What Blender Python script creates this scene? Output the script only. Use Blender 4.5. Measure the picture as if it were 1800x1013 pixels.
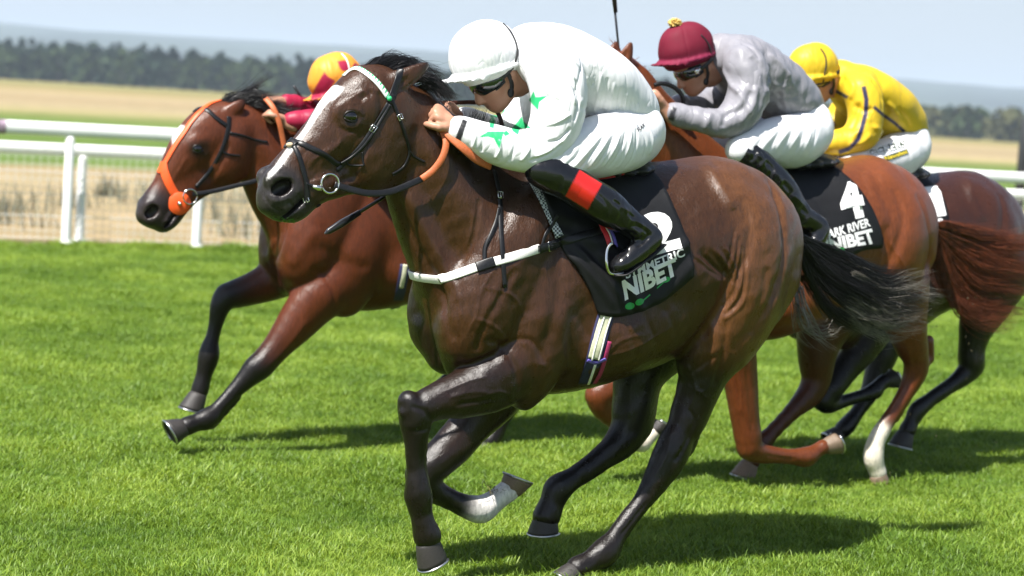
import bpy, math, random
import numpy as np
from mathutils import Vector, Matrix, Quaternion
from mathutils.bvhtree import BVHTree

for o in list(bpy.data.objects):
    bpy.data.objects.remove(o)
scene = bpy.context.scene
COL = scene.collection
random.seed(7)
RNG = np.random.default_rng(11)
R = math.radians

# ------------------------------------------------------------------ camera
CAM_H = 1.85
FPX, CXP, CYP = 3600.0, 900.0, 506.5            # focal length and centre, in pixels of the 1800 px wide photograph
PITCH, ROLL = R(5.33), R(3.52)
FWD = Vector((0, math.cos(PITCH), -math.sin(PITCH)))
_r0, _u0 = Vector((1, 0, 0)), Vector((0, math.sin(PITCH), math.cos(PITCH)))
RIGHT = _r0 * math.cos(ROLL) + _u0 * math.sin(ROLL)
UP = _u0 * math.cos(ROLL) - _r0 * math.sin(ROLL)
CAMPOS = Vector((0, 0, CAM_H))
cam_data = bpy.data.cameras.new('camera')
cam = bpy.data.objects.new('camera', cam_data)
COL.objects.link(cam)
_m = Matrix((RIGHT, UP, -FWD)).transposed().to_4x4()
_m.translation = CAMPOS
cam.matrix_world = _m
cam_data.sensor_width = 36.0
cam_data.lens = 72.0
cam_data.clip_start = 0.1
cam_data.clip_end = 20000
cam_data.dof.use_dof = True
cam_data.dof.focus_distance = 7.45
cam_data.dof.aperture_fstop = 2.7
scene.camera = cam

# ------------------------------------------------------------------ sky, sun, exposure
SUN_TO = Vector((-0.34, -0.42, 0.84)).normalized()      # direction towards the sun
sun_el = math.asin(SUN_TO.z)
world = bpy.data.worlds.new('World')
scene.world = world
world.use_nodes = True
_nt = world.node_tree
_bg = _nt.nodes['Background']
_sky = _nt.nodes.new('ShaderNodeTexSky')
_sky.sky_type = 'NISHITA'
_sky.sun_disc = False
_sky.sun_elevation = sun_el
_sky.sun_rotation = math.atan2(SUN_TO.x, SUN_TO.y)
_sky.air_density = 1.0
_sky.dust_density = 1.6
_sky.ozone_density = 2.0
# thin high cloud: a pale grey veil, streaky, mixed over the clear sky
_tc = _nt.nodes.new('ShaderNodeTexCoord')
_mp = _nt.nodes.new('ShaderNodeMapping')
_mp.inputs['Scale'].default_value = (1.6, 1.6, 7.0)
_nz = _nt.nodes.new('ShaderNodeTexNoise')
_nz.inputs['Scale'].default_value = 2.2
_nz.inputs['Detail'].default_value = 5
_rp = _nt.nodes.new('ShaderNodeValToRGB')
_rp.color_ramp.elements[0].position = 0.30
_rp.color_ramp.elements[0].color = (0.55, 0.55, 0.55, 1)
_rp.color_ramp.elements[1].position = 0.72
_rp.color_ramp.elements[1].color = (0.92, 0.92, 0.92, 1)
_mx = _nt.nodes.new('ShaderNodeMixRGB')
_mx.inputs['Color2'].default_value = (4.95, 5.4, 6.0, 1)
_nt.links.new(_tc.outputs['Generated'], _mp.inputs['Vector'])
_nt.links.new(_mp.outputs[0], _nz.inputs['Vector'])
_nt.links.new(_nz.outputs['Fac'], _rp.inputs['Fac'])
_sp = _nt.nodes.new('ShaderNodeSeparateXYZ')
_el = _nt.nodes.new('ShaderNodeMapRange')               # the veil lies low; overhead the sky is clear
_el.inputs['From Min'].default_value = 0.06
_el.inputs['From Max'].default_value = 0.38
_el.inputs['To Min'].default_value = 1.0
_el.inputs['To Max'].default_value = 0.10
_nt.links.new(_tc.outputs['Generated'], _sp.inputs[0])
_nt.links.new(_sp.outputs['Z'], _el.inputs['Value'])
_ml = _nt.nodes.new('ShaderNodeMath'); _ml.operation = 'MULTIPLY'
_nt.links.new(_rp.outputs[0], _ml.inputs[0])
_nt.links.new(_el.outputs[0], _ml.inputs[1])
_nt.links.new(_ml.outputs[0], _mx.inputs['Fac'])
_nt.links.new(_sky.outputs[0], _mx.inputs['Color1'])
_nt.links.new(_mx.outputs[0], _bg.inputs['Color'])
_bg.inputs['Strength'].default_value = 0.066

sun_data = bpy.data.lights.new('sun', 'SUN')
sun_data.energy = 5.0
sun_data.angle = R(0.6)
sun_data.color = (1.0, 0.965, 0.91)
sun = bpy.data.objects.new('sun', sun_data)
COL.objects.link(sun)
sun.rotation_euler = (-SUN_TO).to_track_quat('-Z', 'Y').to_euler()

scene.view_settings.view_transform = 'Standard'
scene.view_settings.look = 'None'
scene.view_settings.exposure = 1.1
scene.view_settings.gamma = 1.0
scene.view_settings.use_curve_mapping = False
scene.render.engine = 'CYCLES'
scene.cycles.use_denoising = True
scene.cycles.max_bounces = 6
scene.cycles.transparent_max_bounces = 6
scene.cycles.sample_clamp_indirect = 6

# ------------------------------------------------------------------ helpers: pixels to places
def ray(px, py):
    return FWD + RIGHT * ((px - CXP) / FPX) + UP * ((CYP - py) / FPX)

def at_depth(px, py, d):
    return CAMPOS + ray(px, py) * d

def on_ground(px, py, z=0.0):
    D = ray(px, py)
    return CAMPOS + D * ((z - CAM_H) / D.z)

class Frame:
    """A standing frame: x runs forward along the animal, y to its left, z up; origin on the ground."""
    def __init__(s, px, py, depth, psi):
        p = at_depth(px, py, depth)
        s.o = Vector((p.x, p.y, 0))
        s.th = math.pi + R(psi)
        s.m = Matrix.Translation(s.o) @ Matrix.Rotation(s.th, 4, 'Z')
        s.mi = s.m.inverted()
        s.c = s.mi @ CAMPOS
        s.r3 = s.mi.to_3x3()
    def P(s, px, py, lat=0.0):
        D = s.r3 @ ray(px, py)
        t = (lat - s.c.y) / D.y
        return s.c + D * t
    def depth(s, p):
        return ((s.m @ Vector(p)) - CAMPOS).dot(FWD)
    def rad(s, rpx, p):
        return rpx * s.depth(p) / FPX
    def proj(s, V):
        """local points (n,3) to photograph pixels (n,2)"""
        M = np.array(s.m)
        W = V @ M[:3, :3].T + M[:3, 3] - np.array(CAMPOS)
        d = W @ np.array(FWD)
        return np.stack([CXP + FPX * (W @ np.array(RIGHT)) / d, CYP - FPX * (W @ np.array(UP)) / d], 1)

# ------------------------------------------------------------------ helpers: materials
def nodes_of(name):
    m = bpy.data.materials.new(name)
    m.use_nodes = True
    nt = m.node_tree
    return m, nt, nt.nodes['Principled BSDF']

def noise_node(nt, scale, detail=4, coord='Object', rough=0.6, stretch=None):
    tc = nt.nodes.new('ShaderNodeTexCoord')
    n = nt.nodes.new('ShaderNodeTexNoise')
    n.inputs['Scale'].default_value = scale
    n.inputs['Detail'].default_value = detail
    n.inputs['Roughness'].default_value = rough
    src = tc.outputs[coord]
    if stretch:
        mp = nt.nodes.new('ShaderNodeMapping')
        mp.inputs['Scale'].default_value = stretch
        nt.links.new(src, mp.inputs['Vector'])
        src = mp.outputs[0]
    nt.links.new(src, n.inputs['Vector'])
    return n

def add_bump(nt, bsdf, fac_out, strength, dist):
    b = nt.nodes.new('ShaderNodeBump')
    b.inputs['Strength'].default_value = strength
    b.inputs['Distance'].default_value = dist
    nt.links.new(fac_out, b.inputs['Height'])
    nt.links.new(b.outputs[0], bsdf.inputs['Normal'])
    return b

def mat(name, col, rough=0.5, metal=0.0, var=0.15, nscale=30, bump=0.0, bdist=0.002, spec=0.5, coat=0.0, sheen=0.0, stretch=None):
    m, nt, b = nodes_of(name)
    n = noise_node(nt, nscale, stretch=stretch)
    r = nt.nodes.new('ShaderNodeValToRGB')
    lo = tuple(max(0, c * (1 - var)) for c in col) + (1,)
    hi = tuple(min(1, c * (1 + var)) for c in col) + (1,)
    r.color_ramp.elements[0].position = 0.3
    r.color_ramp.elements[0].color = lo
    r.color_ramp.elements[1].position = 0.7
    r.color_ramp.elements[1].color = hi
    nt.links.new(n.outputs['Fac'], r.inputs['Fac'])
    nt.links.new(r.outputs[0], b.inputs['Base Color'])
    b.inputs['Roughness'].default_value = rough
    b.inputs['Metallic'].default_value = metal
    b.inputs['Specular IOR Level'].default_value = spec
    b.inputs['Coat Weight'].default_value = coat
    if coat:
        b.inputs['Coat Roughness'].default_value = 0.08
    if sheen:
        b.inputs['Sheen Weight'].default_value = sheen
    if bump:
        add_bump(nt, b, n.outputs['Fac'], bump, bdist)
    return m

def coat_mat(name, rough=0.42, spec=0.5, bump=0.5, grain=(260, 260, 90), var=0.22, big=7, ripple=0.0, crumple=0.0):
    """hair coat, skin or cloth whose markings are kept per vertex in the attribute Col"""
    m, nt, b = nodes_of(name)
    at = nt.nodes.new('ShaderNodeAttribute')
    at.attribute_name = 'Col'
    n1 = noise_node(nt, big, 5)
    n2 = noise_node(nt, 1.0, 3, stretch=grain)
    mul = nt.nodes.new('ShaderNodeMath'); mul.operation = 'MULTIPLY_ADD'
    mul.inputs[1].default_value = var * 2
    mul.inputs[2].default_value = 1 - var
    nt.links.new(n1.outputs['Fac'], mul.inputs[0])
    mul2 = nt.nodes.new('ShaderNodeMath'); mul2.operation = 'MULTIPLY_ADD'
    mul2.inputs[1].default_value = var * 1.6
    mul2.inputs[2].default_value = 1 - var * 0.8
    nt.links.new(n2.outputs['Fac'], mul2.inputs[0])
    mm = nt.nodes.new('ShaderNodeMath'); mm.operation = 'MULTIPLY'
    nt.links.new(mul.outputs[0], mm.inputs[0]); nt.links.new(mul2.outputs[0], mm.inputs[1])
    if ripple:
        n5 = noise_node(nt, 1.0, 4, stretch=(95, 95, 26), rough=.7)
        m5 = nt.nodes.new('ShaderNodeMath'); m5.operation = 'MULTIPLY_ADD'; m5.inputs[1].default_value = 1.5; m5.inputs[2].default_value = .25
        m6 = nt.nodes.new('ShaderNodeMath'); m6.operation = 'MULTIPLY'
        nt.links.new(n5.outputs['Fac'], m5.inputs[0]); nt.links.new(mm.outputs[0], m6.inputs[0]); nt.links.new(m5.outputs[0], m6.inputs[1])
        mm = m6
    mx = nt.nodes.new('ShaderNodeVectorMath'); mx.operation = 'SCALE'
    nt.links.new(at.outputs['Color'], mx.inputs[0])
    nt.links.new(mm.outputs[0], mx.inputs['Scale'])
    nt.links.new(mx.outputs[0], b.inputs['Base Color'])
    rr = nt.nodes.new('ShaderNodeMath'); rr.operation = 'MULTIPLY_ADD'
    rr.inputs[1].default_value = 0.34
    rr.inputs[2].default_value = rough - 0.17
    nr = noise_node(nt, 24, 6, rough=.7)
    nt.links.new(nr.outputs['Fac'], rr.inputs[0])
    nt.links.new(rr.outputs[0], b.inputs['Roughness'])
    b.inputs['Specular IOR Level'].default_value = spec
    if crumple:
        # crisp ridges of thin cloth: the folded edge of a stretched noise
        n4 = noise_node(nt, 1.0, 2, stretch=(17, 8, 6), rough=.42)
        m1 = nt.nodes.new('ShaderNodeMath'); m1.operation = 'SUBTRACT'; m1.inputs[1].default_value = .5
        m2 = nt.nodes.new('ShaderNodeMath'); m2.operation = 'ABSOLUTE'
        m3 = nt.nodes.new('ShaderNodeMath'); m3.operation = 'POWER'; m3.inputs[1].default_value = .55
        nt.links.new(n4.outputs['Fac'], m1.inputs[0]); nt.links.new(m1.outputs[0], m2.inputs[0]); nt.links.new(m2.outputs[0], m3.inputs[0])
        b4 = nt.nodes.new('ShaderNodeBump')
        b4.inputs['Strength'].default_value = crumple
        b4.inputs['Distance'].default_value = 0.012
        nt.links.new(m3.outputs[0], b4.inputs['Height'])
        nt.links.new(b4.outputs[0], b.inputs['Normal'])
        return m
    if bump:
        b1 = add_bump(nt, b, n2.outputs['Fac'], bump, 0.0015)
        if ripple:
            n3 = noise_node(nt, 1.0, 5, stretch=(60, 60, 24), rough=.65)
            b2 = nt.nodes.new('ShaderNodeBump')
            b2.inputs['Strength'].default_value = ripple
            b2.inputs['Distance'].default_value = 0.006
            nt.links.new(n3.outputs['Fac'], b2.inputs['Height'])
            nt.links.new(b2.outputs[0], b1.inputs['Normal'])
    return m

# ------------------------------------------------------------------ helpers: objects
def link(o):
    COL.objects.link(o)
    return o

def thing(name, label, cat, m=None, group=None):
    o = bpy.data.objects.new(name, None)
    o.empty_display_size = 0.1
    if m is not None:
        o.matrix_world = m
    o['label'] = label
    o['category'] = cat
    if group:
        o['group'] = group
    return link(o)

def mesh_data(name, V, F, mats, smooth=True, fmat=None, col=None):
    me = bpy.data.meshes.new(name)
    V = np.asarray(V, dtype=np.float32)
    if isinstance(F, np.ndarray):
        n, k = F.shape
        me.vertices.add(len(V)); me.vertices.foreach_set('co', V.ravel())
        me.loops.add(n * k); me.loops.foreach_set('vertex_index', F.astype(np.int32).ravel())
        me.polygons.add(n)
        me.polygons.foreach_set('loop_start', np.arange(0, n * k, k, dtype=np.int32))
        me.update(calc_edges=True)
        me.validate()
    else:
        me.from_pydata([tuple(v) for v in V], [], [tuple(f) for f in F])
        me.update()
    for mm in (mats if isinstance(mats, (list, tuple)) else [mats]):
        me.materials.append(mm)
    if fmat is not None:
        me.polygons.foreach_set('material_index', np.asarray(fmat, dtype=np.int32))
    if smooth:
        me.polygons.foreach_set('use_smooth', np.ones(len(me.polygons), dtype=bool))
    if col is not None:
        ca = me.color_attributes.new('Col', 'FLOAT_COLOR', 'POINT')
        c4 = np.ones((len(V), 4), dtype=np.float32); c4[:, :3] = col
        ca.data.foreach_set('color', c4.ravel())
    return me

def obj(name, me, parent=None, **kw):
    o = bpy.data.objects.new(name, me)
    if parent is not None:
        o.parent = parent
    for k, v in kw.items():
        o[k] = v
    return link(o)

class MB:
    """collects shapes into one mesh"""
    def __init__(s):
        s.V, s.F = [], []
    def add(s, V, F):
        b = len(s.V)
        s.V += [tuple(v) for v in V]
        s.F += [tuple(i + b for i in f) for f in F]
        return s
    def box(s, c, size, m=None):
        x, y, z = (q / 2 for q in size)
        V = [Vector((sx * x, sy * y, sz * z)) for sx in (-1, 1) for sy in (-1, 1) for sz in (-1, 1)]
        if m is not None:
            V = [m @ v for v in V]
        V = [v + Vector(c) for v in V]
        return s.add(V, [(0, 1, 3, 2), (4, 6, 7, 5), (0, 4, 5, 1), (2, 3, 7, 6), (0, 2, 6, 4), (1, 5, 7, 3)])
    def tube(s, P, r, n=8, cap=True, closed=False, flat=None):
        """round bar along P; r is a number or one per point; flat=(normals, k) squashes it"""
        P = [Vector(p) for p in P]
        m = len(P)
        rs = r if hasattr(r, '__len__') else [r] * m
        up = None
        V, F = [], []
        for i in range(m):
            if closed:
                t = (P[(i + 1) % m] - P[i - 1]).normalized()
            else:
                t = (P[min(i + 1, m - 1)] - P[max(i - 1, 0)]).normalized()
            if up is None:
                up = t.orthogonal().normalized()
            else:
                up = (up - t * up.dot(t))
                up = up.normalized() if up.length > 1e-6 else t.orthogonal().normalized()
            w = t.cross(up)
            for k in range(n):
                a = 2 * math.pi * k / n
                V.append(P[i] + (up * math.cos(a) + w * math.sin(a)) * rs[i])
        for i in range(m if closed else m - 1):
            j = (i + 1) % m
            for k in range(n):
                F.append((i * n + k, i * n + (k + 1) % n, j * n + (k + 1) % n, j * n + k))
        if cap and not closed:
            F.append(tuple(range(n - 1, -1, -1)))
            F.append(tuple((m - 1) * n + k for k in range(n)))
        return s.add(V, F)
    def ribbon(s, P, N, w, th, closed=False):
        """strap along P with outward normals N, width w (number or list), thickness th; slightly rounded edges"""
        m = len(P)
        ws = w if hasattr(w, '__len__') else [w] * m
        V, F = [], []
        for i in range(m):
            if closed:
                t = (P[(i + 1) % m] - P[i - 1]).normalized()
            else:
                t = (P[min(i + 1, m - 1)] - P[max(i - 1, 0)]).normalized()
            n = N[i] - t * N[i].dot(t)
            n = n.normalized() if n.length > 1e-6 else t.orthogonal().normalized()
            sd = t.cross(n)
            h = ws[i] / 2
            for (a, b) in ((-h, 0), (-h, .6), (-h * .8, 1), (h * .8, 1), (h, .6), (h, 0)):
                V.append(P[i] + sd * a + n * (b * th))
        q = 6
        for i in range(m if closed else m - 1):
            j = (i + 1) % m
            for k in range(q):
                F.append((i * q + k, i * q + (k + 1) % q, j * q + (k + 1) % q, j * q + k))
        if not closed:
            F.append(tuple(range(q - 1, -1, -1)))
            F.append(tuple((m - 1) * q + k for k in range(q)))
        return s.add(V, F)
    def ball(s, c, r, sc=(1, 1, 1), n=12, m=8):
        V, F = [], []
        c = Vector(c)
        for i in range(m + 1):
            th = math.pi * i / m
            for k in range(n):
                a = 2 * math.pi * k / n
                V.append(c + Vector((math.sin(th) * math.cos(a) * sc[0], math.sin(th) * math.sin(a) * sc[1], math.cos(th) * sc[2])) * r)
        for i in range(m):
            for k in range(n):
                F.append((i * n + k, (i + 1) * n + k, (i + 1) * n + (k + 1) % n, i * n + (k + 1) % n))
        return s.add(V, F)
    def make(s, name, m, parent=None, smooth=True, **kw):
        me = mesh_data(name, s.V, s.F, m, smooth)
        return obj(name, me, parent, **kw)

def spline(P, n=6, closed=False):
    """Catmull-Rom through P, n steps a span"""
    P = [Vector(p) for p in P]
    m = len(P)
    if m < 3 and not closed:
        return [P[0].lerp(P[-1], i / n) for i in range(n + 1)]
    out = []
    for i in range(m if closed else m - 1):
        if closed:
            a, b, c, d = P[i - 1], P[i], P[(i + 1) % m], P[(i + 2) % m]
        else:
            a, b, c, d = P[max(i - 1, 0)], P[i], P[i + 1], P[min(i + 2, m - 1)]
        for k in range(n):
            t = k / n
            out.append(0.5 * ((2 * b) + (c - a) * t + (2 * a - 5 * b + 4 * c - d) * t * t + (3 * b - a - 3 * c + d) * t ** 3))
    if not closed:
        out.append(P[-1].copy())
    return out

def cr(vals, n):
    """the same spline on rows of numbers"""
    A = np.array(vals, dtype=float)
    m = len(A)
    if m == 2:
        return np.array([A[0] + (A[1] - A[0]) * k / n for k in range(n + 1)])
    out = []
    for i in range(m - 1):
        a, b, c, d = A[max(i - 1, 0)], A[i], A[i + 1], A[min(i + 2, m - 1)]
        for k in range(n):
            t = k / n
            out.append(0.5 * ((2 * b) + (c - a) * t + (2 * a - 5 * b + 4 * c - d) * t * t + (3 * b - a - 3 * c + d) * t ** 3))
    out.append(A[-1])
    return np.array(out)

# ------------------------------------------------------------------ helpers: bodies grown from limbs
def surface_nets(f, org, vox):
    s = f < 0
    a = s.astype(np.int8)
    cnt = sum(a[i:a.shape[0] - 1 + i, j:a.shape[1] - 1 + j, k:a.shape[2] - 1 + k] for i in (0, 1) for j in (0, 1) for k in (0, 1))
    act = (cnt > 0) & (cnt < 8)
    idx = np.full(act.shape, -1, dtype=np.int32)
    C = np.argwhere(act)
    idx[act] = np.arange(len(C))
    cor = np.array([(i, j, k) for i in (0, 1) for j in (0, 1) for k in (0, 1)])
    vals = np.stack([f[C[:, 0] + c[0], C[:, 1] + c[1], C[:, 2] + c[2]] for c in cor], 1)
    acc = np.zeros((len(C), 3)); num = np.zeros(len(C))
    for p in range(8):
        for q in range(p + 1, 8):
            if abs(cor[p] - cor[q]).sum() != 1:
                continue
            f0, f1 = vals[:, p], vals[:, q]
            x = (f0 < 0) != (f1 < 0)
            t = np.where(x, f0 / np.where(x, f0 - f1, 1), 0)
            acc += np.where(x[:, None], cor[p] + (cor[q] - cor[p]) * t[:, None], 0)
            num += x
    V = (C + acc / num[:, None]) * vox + org
    quads = []
    for ax in range(3):
        b, c = (ax + 1) % 3, (ax + 2) % 3
        s0 = np.take(s, range(0, s.shape[ax] - 1), ax); s1 = np.take(s, range(1, s.shape[ax]), ax)
        E = np.argwhere(s0 != s1)
        E = E[(E[:, b] > 0) & (E[:, c] > 0) & (E[:, b] < s.shape[b] - 1) & (E[:, c] < s.shape[c] - 1)]
        eb = np.zeros(3, int); eb[b] = 1
        ec = np.zeros(3, int); ec[c] = 1
        g = lambda e: idx[e[:, 0], e[:, 1], e[:, 2]]
        Q = np.stack([g(E - eb - ec), g(E - ec), g(E), g(E - eb)], 1)
        ins = s[E[:, 0], E[:, 1], E[:, 2]]
        Q[~ins] = Q[~ins][:, ::-1]
        quads.append(Q)
    return V, np.concatenate(quads)

def smooth_mesh(V, Q, it=2, lam=0.5):
    E = np.concatenate([Q[:, [0, 1]], Q[:, [1, 2]], Q[:, [2, 3]], Q[:, [3, 0]]])
    n = len(V)
    deg = np.bincount(E[:, 0], minlength=n) + np.bincount(E[:, 1], minlength=n)
    for i in range(it):
        for l in (lam, -lam * 1.02):
            S = np.stack([np.bincount(E[:, 0], V[E[:, 1], k], n) + np.bincount(E[:, 1], V[E[:, 0], k], n) for k in range(3)], 1)
            V = V + l * (S / deg[:, None] - V)
    return V

def vert_normals(V, Q):
    fn = np.cross(V[Q[:, 2]] - V[Q[:, 0]], V[Q[:, 3]] - V[Q[:, 1]])
    N = np.stack([sum(np.bincount(Q[:, j], fn[:, k], len(V)) for j in range(4)) for k in range(3)], 1)
    return N / np.maximum(np.linalg.norm(N, axis=1, keepdims=True), 1e-12)

class Body:
    """one continuous skin round a set of tapered limbs (smooth union of rounded cones, meshed on a grid)"""
    def __init__(s, frame, vox, k=0.03):
        s.f, s.vox, s.k, s.pr = frame, vox, k, []
        s.cols = None
    def chain(s, pts, k=None, sub=False, n=3, inflate=0.0, mir=False, src=None, off=(0, 0)):
        """pts: (px, py, lat, radius px, lateral ratio, colour); src and off borrow a limb measured on another animal"""
        rows = []
        fr = src or s.f
        for p in pts:
            P = fr.P(p[0], p[1], p[2])
            q = p[4] if len(p) > 4 else 1.0
            c = p[5] if len(p) > 5 else (0.5, 0.5, 0.5)
            rows.append((P.x + off[0], P.y, P.z + off[1], fr.rad(p[3], P) + inflate, q, *c))
        s.rows(rows, k, sub, n)
        if mir:
            s.rows([(r[0], -r[1], *r[2:]) for r in rows], k, sub, n)
    def rows(s, rows, k=None, sub=False, n=3):
        if len(rows) == 1:
            A = np.array([rows[0], rows[0]], dtype=float)
            A[1, 0] += 1e-4
        else:
            A = cr(rows, n if len(rows) > 2 else 1)
        for a, b in zip(A[:-1], A[1:]):
            s.pr.append((a[:3], b[:3], max(a[3], .001), max(b[3], .001), max(a[4], .1), max(b[4], .1), s.k if k is None else k, sub, np.clip(a[5:8], 0, 1), np.clip(b[5:8], 0, 1)))
    @staticmethod
    def dist(P, pr):
        a, b, ra, rb, qa, qb = pr[:6]
        ab = b - a
        L = max(ab @ ab, 1e-12)
        pa = [P[i] - a[i] for i in range(3)]
        t = np.clip((pa[0] * ab[0] + pa[1] * ab[1] + pa[2] * ab[2]) / L, 0, 1)
        r = ra + (rb - ra) * t
        q = qa + (qb - qa) * t
        d = (pa[0] - ab[0] * t) ** 2 + (pa[2] - ab[2] * t) ** 2 + ((pa[1] - ab[1] * t) / q) ** 2
        return np.sqrt(d) - r, t
    def mesh(s, smooth=2):
        lo = np.min([np.minimum(p[0] - [p[2], p[2] * p[4], p[2]], p[1] - [p[3], p[3] * p[5], p[3]]) for p in s.pr if not p[7]], 0) - 0.03
        hi = np.max([np.maximum(p[0] + [p[2], p[2] * p[4], p[2]], p[1] + [p[3], p[3] * p[5], p[3]]) for p in s.pr if not p[7]], 0) + 0.03
        n = np.ceil((hi - lo) / s.vox).astype(int) + 1
        f = np.full(n, 1.0, dtype=np.float32)
        ax = [(lo[i] + np.arange(n[i]) * s.vox).astype(np.float32) for i in range(3)]
        for pr in [p for p in s.pr if not p[7]] + [p for p in s.pr if p[7]]:
            a, b, ra, rb, qa, qb, k, sub = pr[:8]
            pad = k + 2.5 * s.vox
            m0 = np.minimum(a - [ra, ra * qa, ra], b - [rb, rb * qb, rb]) - [pad, pad * max(qa, qb, 1), pad]
            m1 = np.maximum(a + [ra, ra * qa, ra], b + [rb, rb * qb, rb]) + [pad, pad * max(qa, qb, 1), pad]
            i0 = np.maximum(((m0 - lo) / s.vox).astype(int), 0)
            i1 = np.minimum(np.ceil((m1 - lo) / s.vox).astype(int) + 1, n)
            if (i1 <= i0).any():
                continue
            sl = tuple(slice(i0[i], i1[i]) for i in range(3))
            P = (ax[0][sl[0]][:, None, None], ax[1][sl[1]][None, :, None], ax[2][sl[2]][None, None, :])
            a32 = tuple(x.astype(np.float32) if isinstance(x, np.ndarray) else np.float32(x) for x in pr[:6])
            d, _ = s.dist(P, a32)
            g = f[sl]
            if not sub:
                h = np.maximum(k - np.abs(g - d), 0) / k
                f[sl] = np.minimum(g, d) - h * h * (k * 0.25)
            else:
                h = np.maximum(k - np.abs(g + d), 0) / k
                f[sl] = np.maximum(g, -d) + h * h * (k * 0.25)
        V, Q = surface_nets(f, lo, s.vox)
        del f
        if smooth:
            V = smooth_mesh(V, Q, smooth)
        s.V, s.Q = V, Q
        s.N = vert_normals(V, Q)
        # colour from the nearest limbs
        W = np.full(len(V), 1e-9); Cc = np.zeros((len(V), 3))
        for pr in s.pr:
            if pr[7]:
                continue
            R_ = max(pr[2] * max(1, pr[4]), pr[3] * max(1, pr[5])) + 0.05
            lo_, hi_ = np.minimum(pr[0], pr[1]) - R_, np.maximum(pr[0], pr[1]) + R_
            ii = np.nonzero(((V > lo_) & (V < hi_)).all(1))[0]
            if not len(ii):
                continue
            d, t = s.dist(V[ii].T, pr[:6])
            w = np.exp(-np.maximum(d, -0.02) / 0.009)
            W[ii] += w
            Cc[ii] += w[:, None] * (pr[8] + (pr[9] - pr[8]) * t[:, None])
        s.C = Cc / W[:, None]
        s.bvh_()
        return s
    def bvh_(s):
        s.bvh = BVHTree.FromPolygons([Vector(v) for v in s.V], [tuple(q) for q in s.Q.tolist()])
        s.px = None
    def hit(s, px, py):
        D = s.f.r3 @ ray(px, py)
        return s.bvh.ray_cast(s.f.c, D.normalized())
    def pts(s, L, off=0.0):
        """surface points (and normals) for a list of pixels; an entry with a third number is a free point at that lateral offset"""
        P, N = [], []
        for l in L:
            if len(l) == 2:
                h = s.hit(*l)
                if h[0] is None:
                    D = s.f.r3 @ ray(*l)
                    # graze: nearest point of the skin to the ray
                    best = min((s.bvh.find_nearest(s.f.c + D * (s.f.depth(s.f.P(l[0], l[1], q)))) for q in (-.12, -.06, 0, .06, .12, .18)), key=lambda r: r[3])
                    h = best
                P.append(h[0] + h[1] * off); N.append(h[1])
            else:
                p = s.f.P(*l)
                h = s.bvh.find_nearest(p)
                P.append(p); N.append((p - h[0]).normalized() if (p - h[0]).length > 0.004 else h[1])
        return P, N
    def crease(s, L, depth, width, n=8, prof=None):
        """press (depth<0) or raise (depth>0) a line along pixels L; width in metres"""
        P, _ = s.pts(L)
        S = np.array(spline(P, n))
        lo, hi = S.min(0) - 3 * width, S.max(0) + 3 * width
        ii = np.nonzero(((s.V > lo) & (s.V < hi)).all(1))[0]
        if not len(ii):
            return
        X = s.V[ii]
        best = np.full(len(ii), 1e9); tt = np.zeros(len(ii))
        for j in range(len(S) - 1):
            a, b = S[j], S[j + 1]
            ab = b - a
            t = np.clip(((X - a) @ ab) / max(ab @ ab, 1e-12), 0, 1)
            d = np.linalg.norm(X - a - t[:, None] * ab, axis=1)
            m = d < best
            best[m] = d[m]; tt[m] = (j + t[m]) / (len(S) - 1)
        amp = depth * np.exp(-(best / width) ** 2) * np.clip(np.minimum(tt, 1 - tt) * 6, 0, 1) ** 0.7
        s.D[ii] += amp
    def start_disp(s):
        s.D = np.zeros(len(s.V))
    def end_disp(s):
        s.V = s.V + s.N * s.D[:, None]
        s.N = vert_normals(s.V, s.Q)
        s.bvh_()
    def noise_disp(s, amp, scale, stretch=(1, 1, 1), mask=None, seed=0):
        """soft lumps from a few dozen random waves"""
        r = np.random.default_rng(seed)
        X = s.V * np.array(stretch)
        a = np.zeros(len(X))
        for i in range(14):
            k = r.normal(size=3); k = k / np.linalg.norm(k) * scale * r.uniform(.6, 1.6)
            a += np.sin(X @ k + r.uniform(0, 6.28))
        a *= amp / 2.6
        s.D += a if mask is None else a * mask
    def paint(s, poly, col, soft=2.0, front=True, amt=1.0):
        """a coat marking or dyed patch: colour the skin inside a pixel outline, on the side it faces"""
        if s.px is None:
            s.px = s.f.proj(s.V)
            vd = s.V - np.array(s.f.c)
            s.fc = np.einsum('ij,ij->i', s.N, vd) < 0
        A = np.array(poly, dtype=float)
        lo, hi = A.min(0) - 8, A.max(0) + 8
        m = ((s.px > lo) & (s.px < hi)).all(1)
        if front:
            m &= s.fc
        ii = np.nonzero(m)[0]
        X = s.px[ii]
        B = np.roll(A, -1, 0)
        ins = np.zeros(len(ii), bool); dd = np.full(len(ii), 1e9)
        for a, b in zip(A, B):
            c = ((a[1] > X[:, 1]) != (b[1] > X[:, 1]))
            with np.errstate(divide='ignore', invalid='ignore'):
                xx = (b[0] - a[0]) * (X[:, 1] - a[1]) / (b[1] - a[1]) + a[0]
            ins ^= c & (X[:, 0] < xx)
            ab = b - a
            t = np.clip(((X - a) @ ab) / max(ab @ ab, 1e-9), 0, 1)
            dd = np.minimum(dd, np.linalg.norm(X - a - t[:, None] * ab, axis=1))
        sd = np.where(ins, dd, -dd)
        w = np.clip(sd / soft + 0.5, 0, 1)[:, None] * amt
        s.C[ii] = s.C[ii] * (1 - w) + np.array(col) * w
    def make(s, name, m, parent, **kw):
        me = mesh_data(name, s.V, s.Q, m, True, col=s.C)
        return obj(name, me, parent, **kw)
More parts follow.
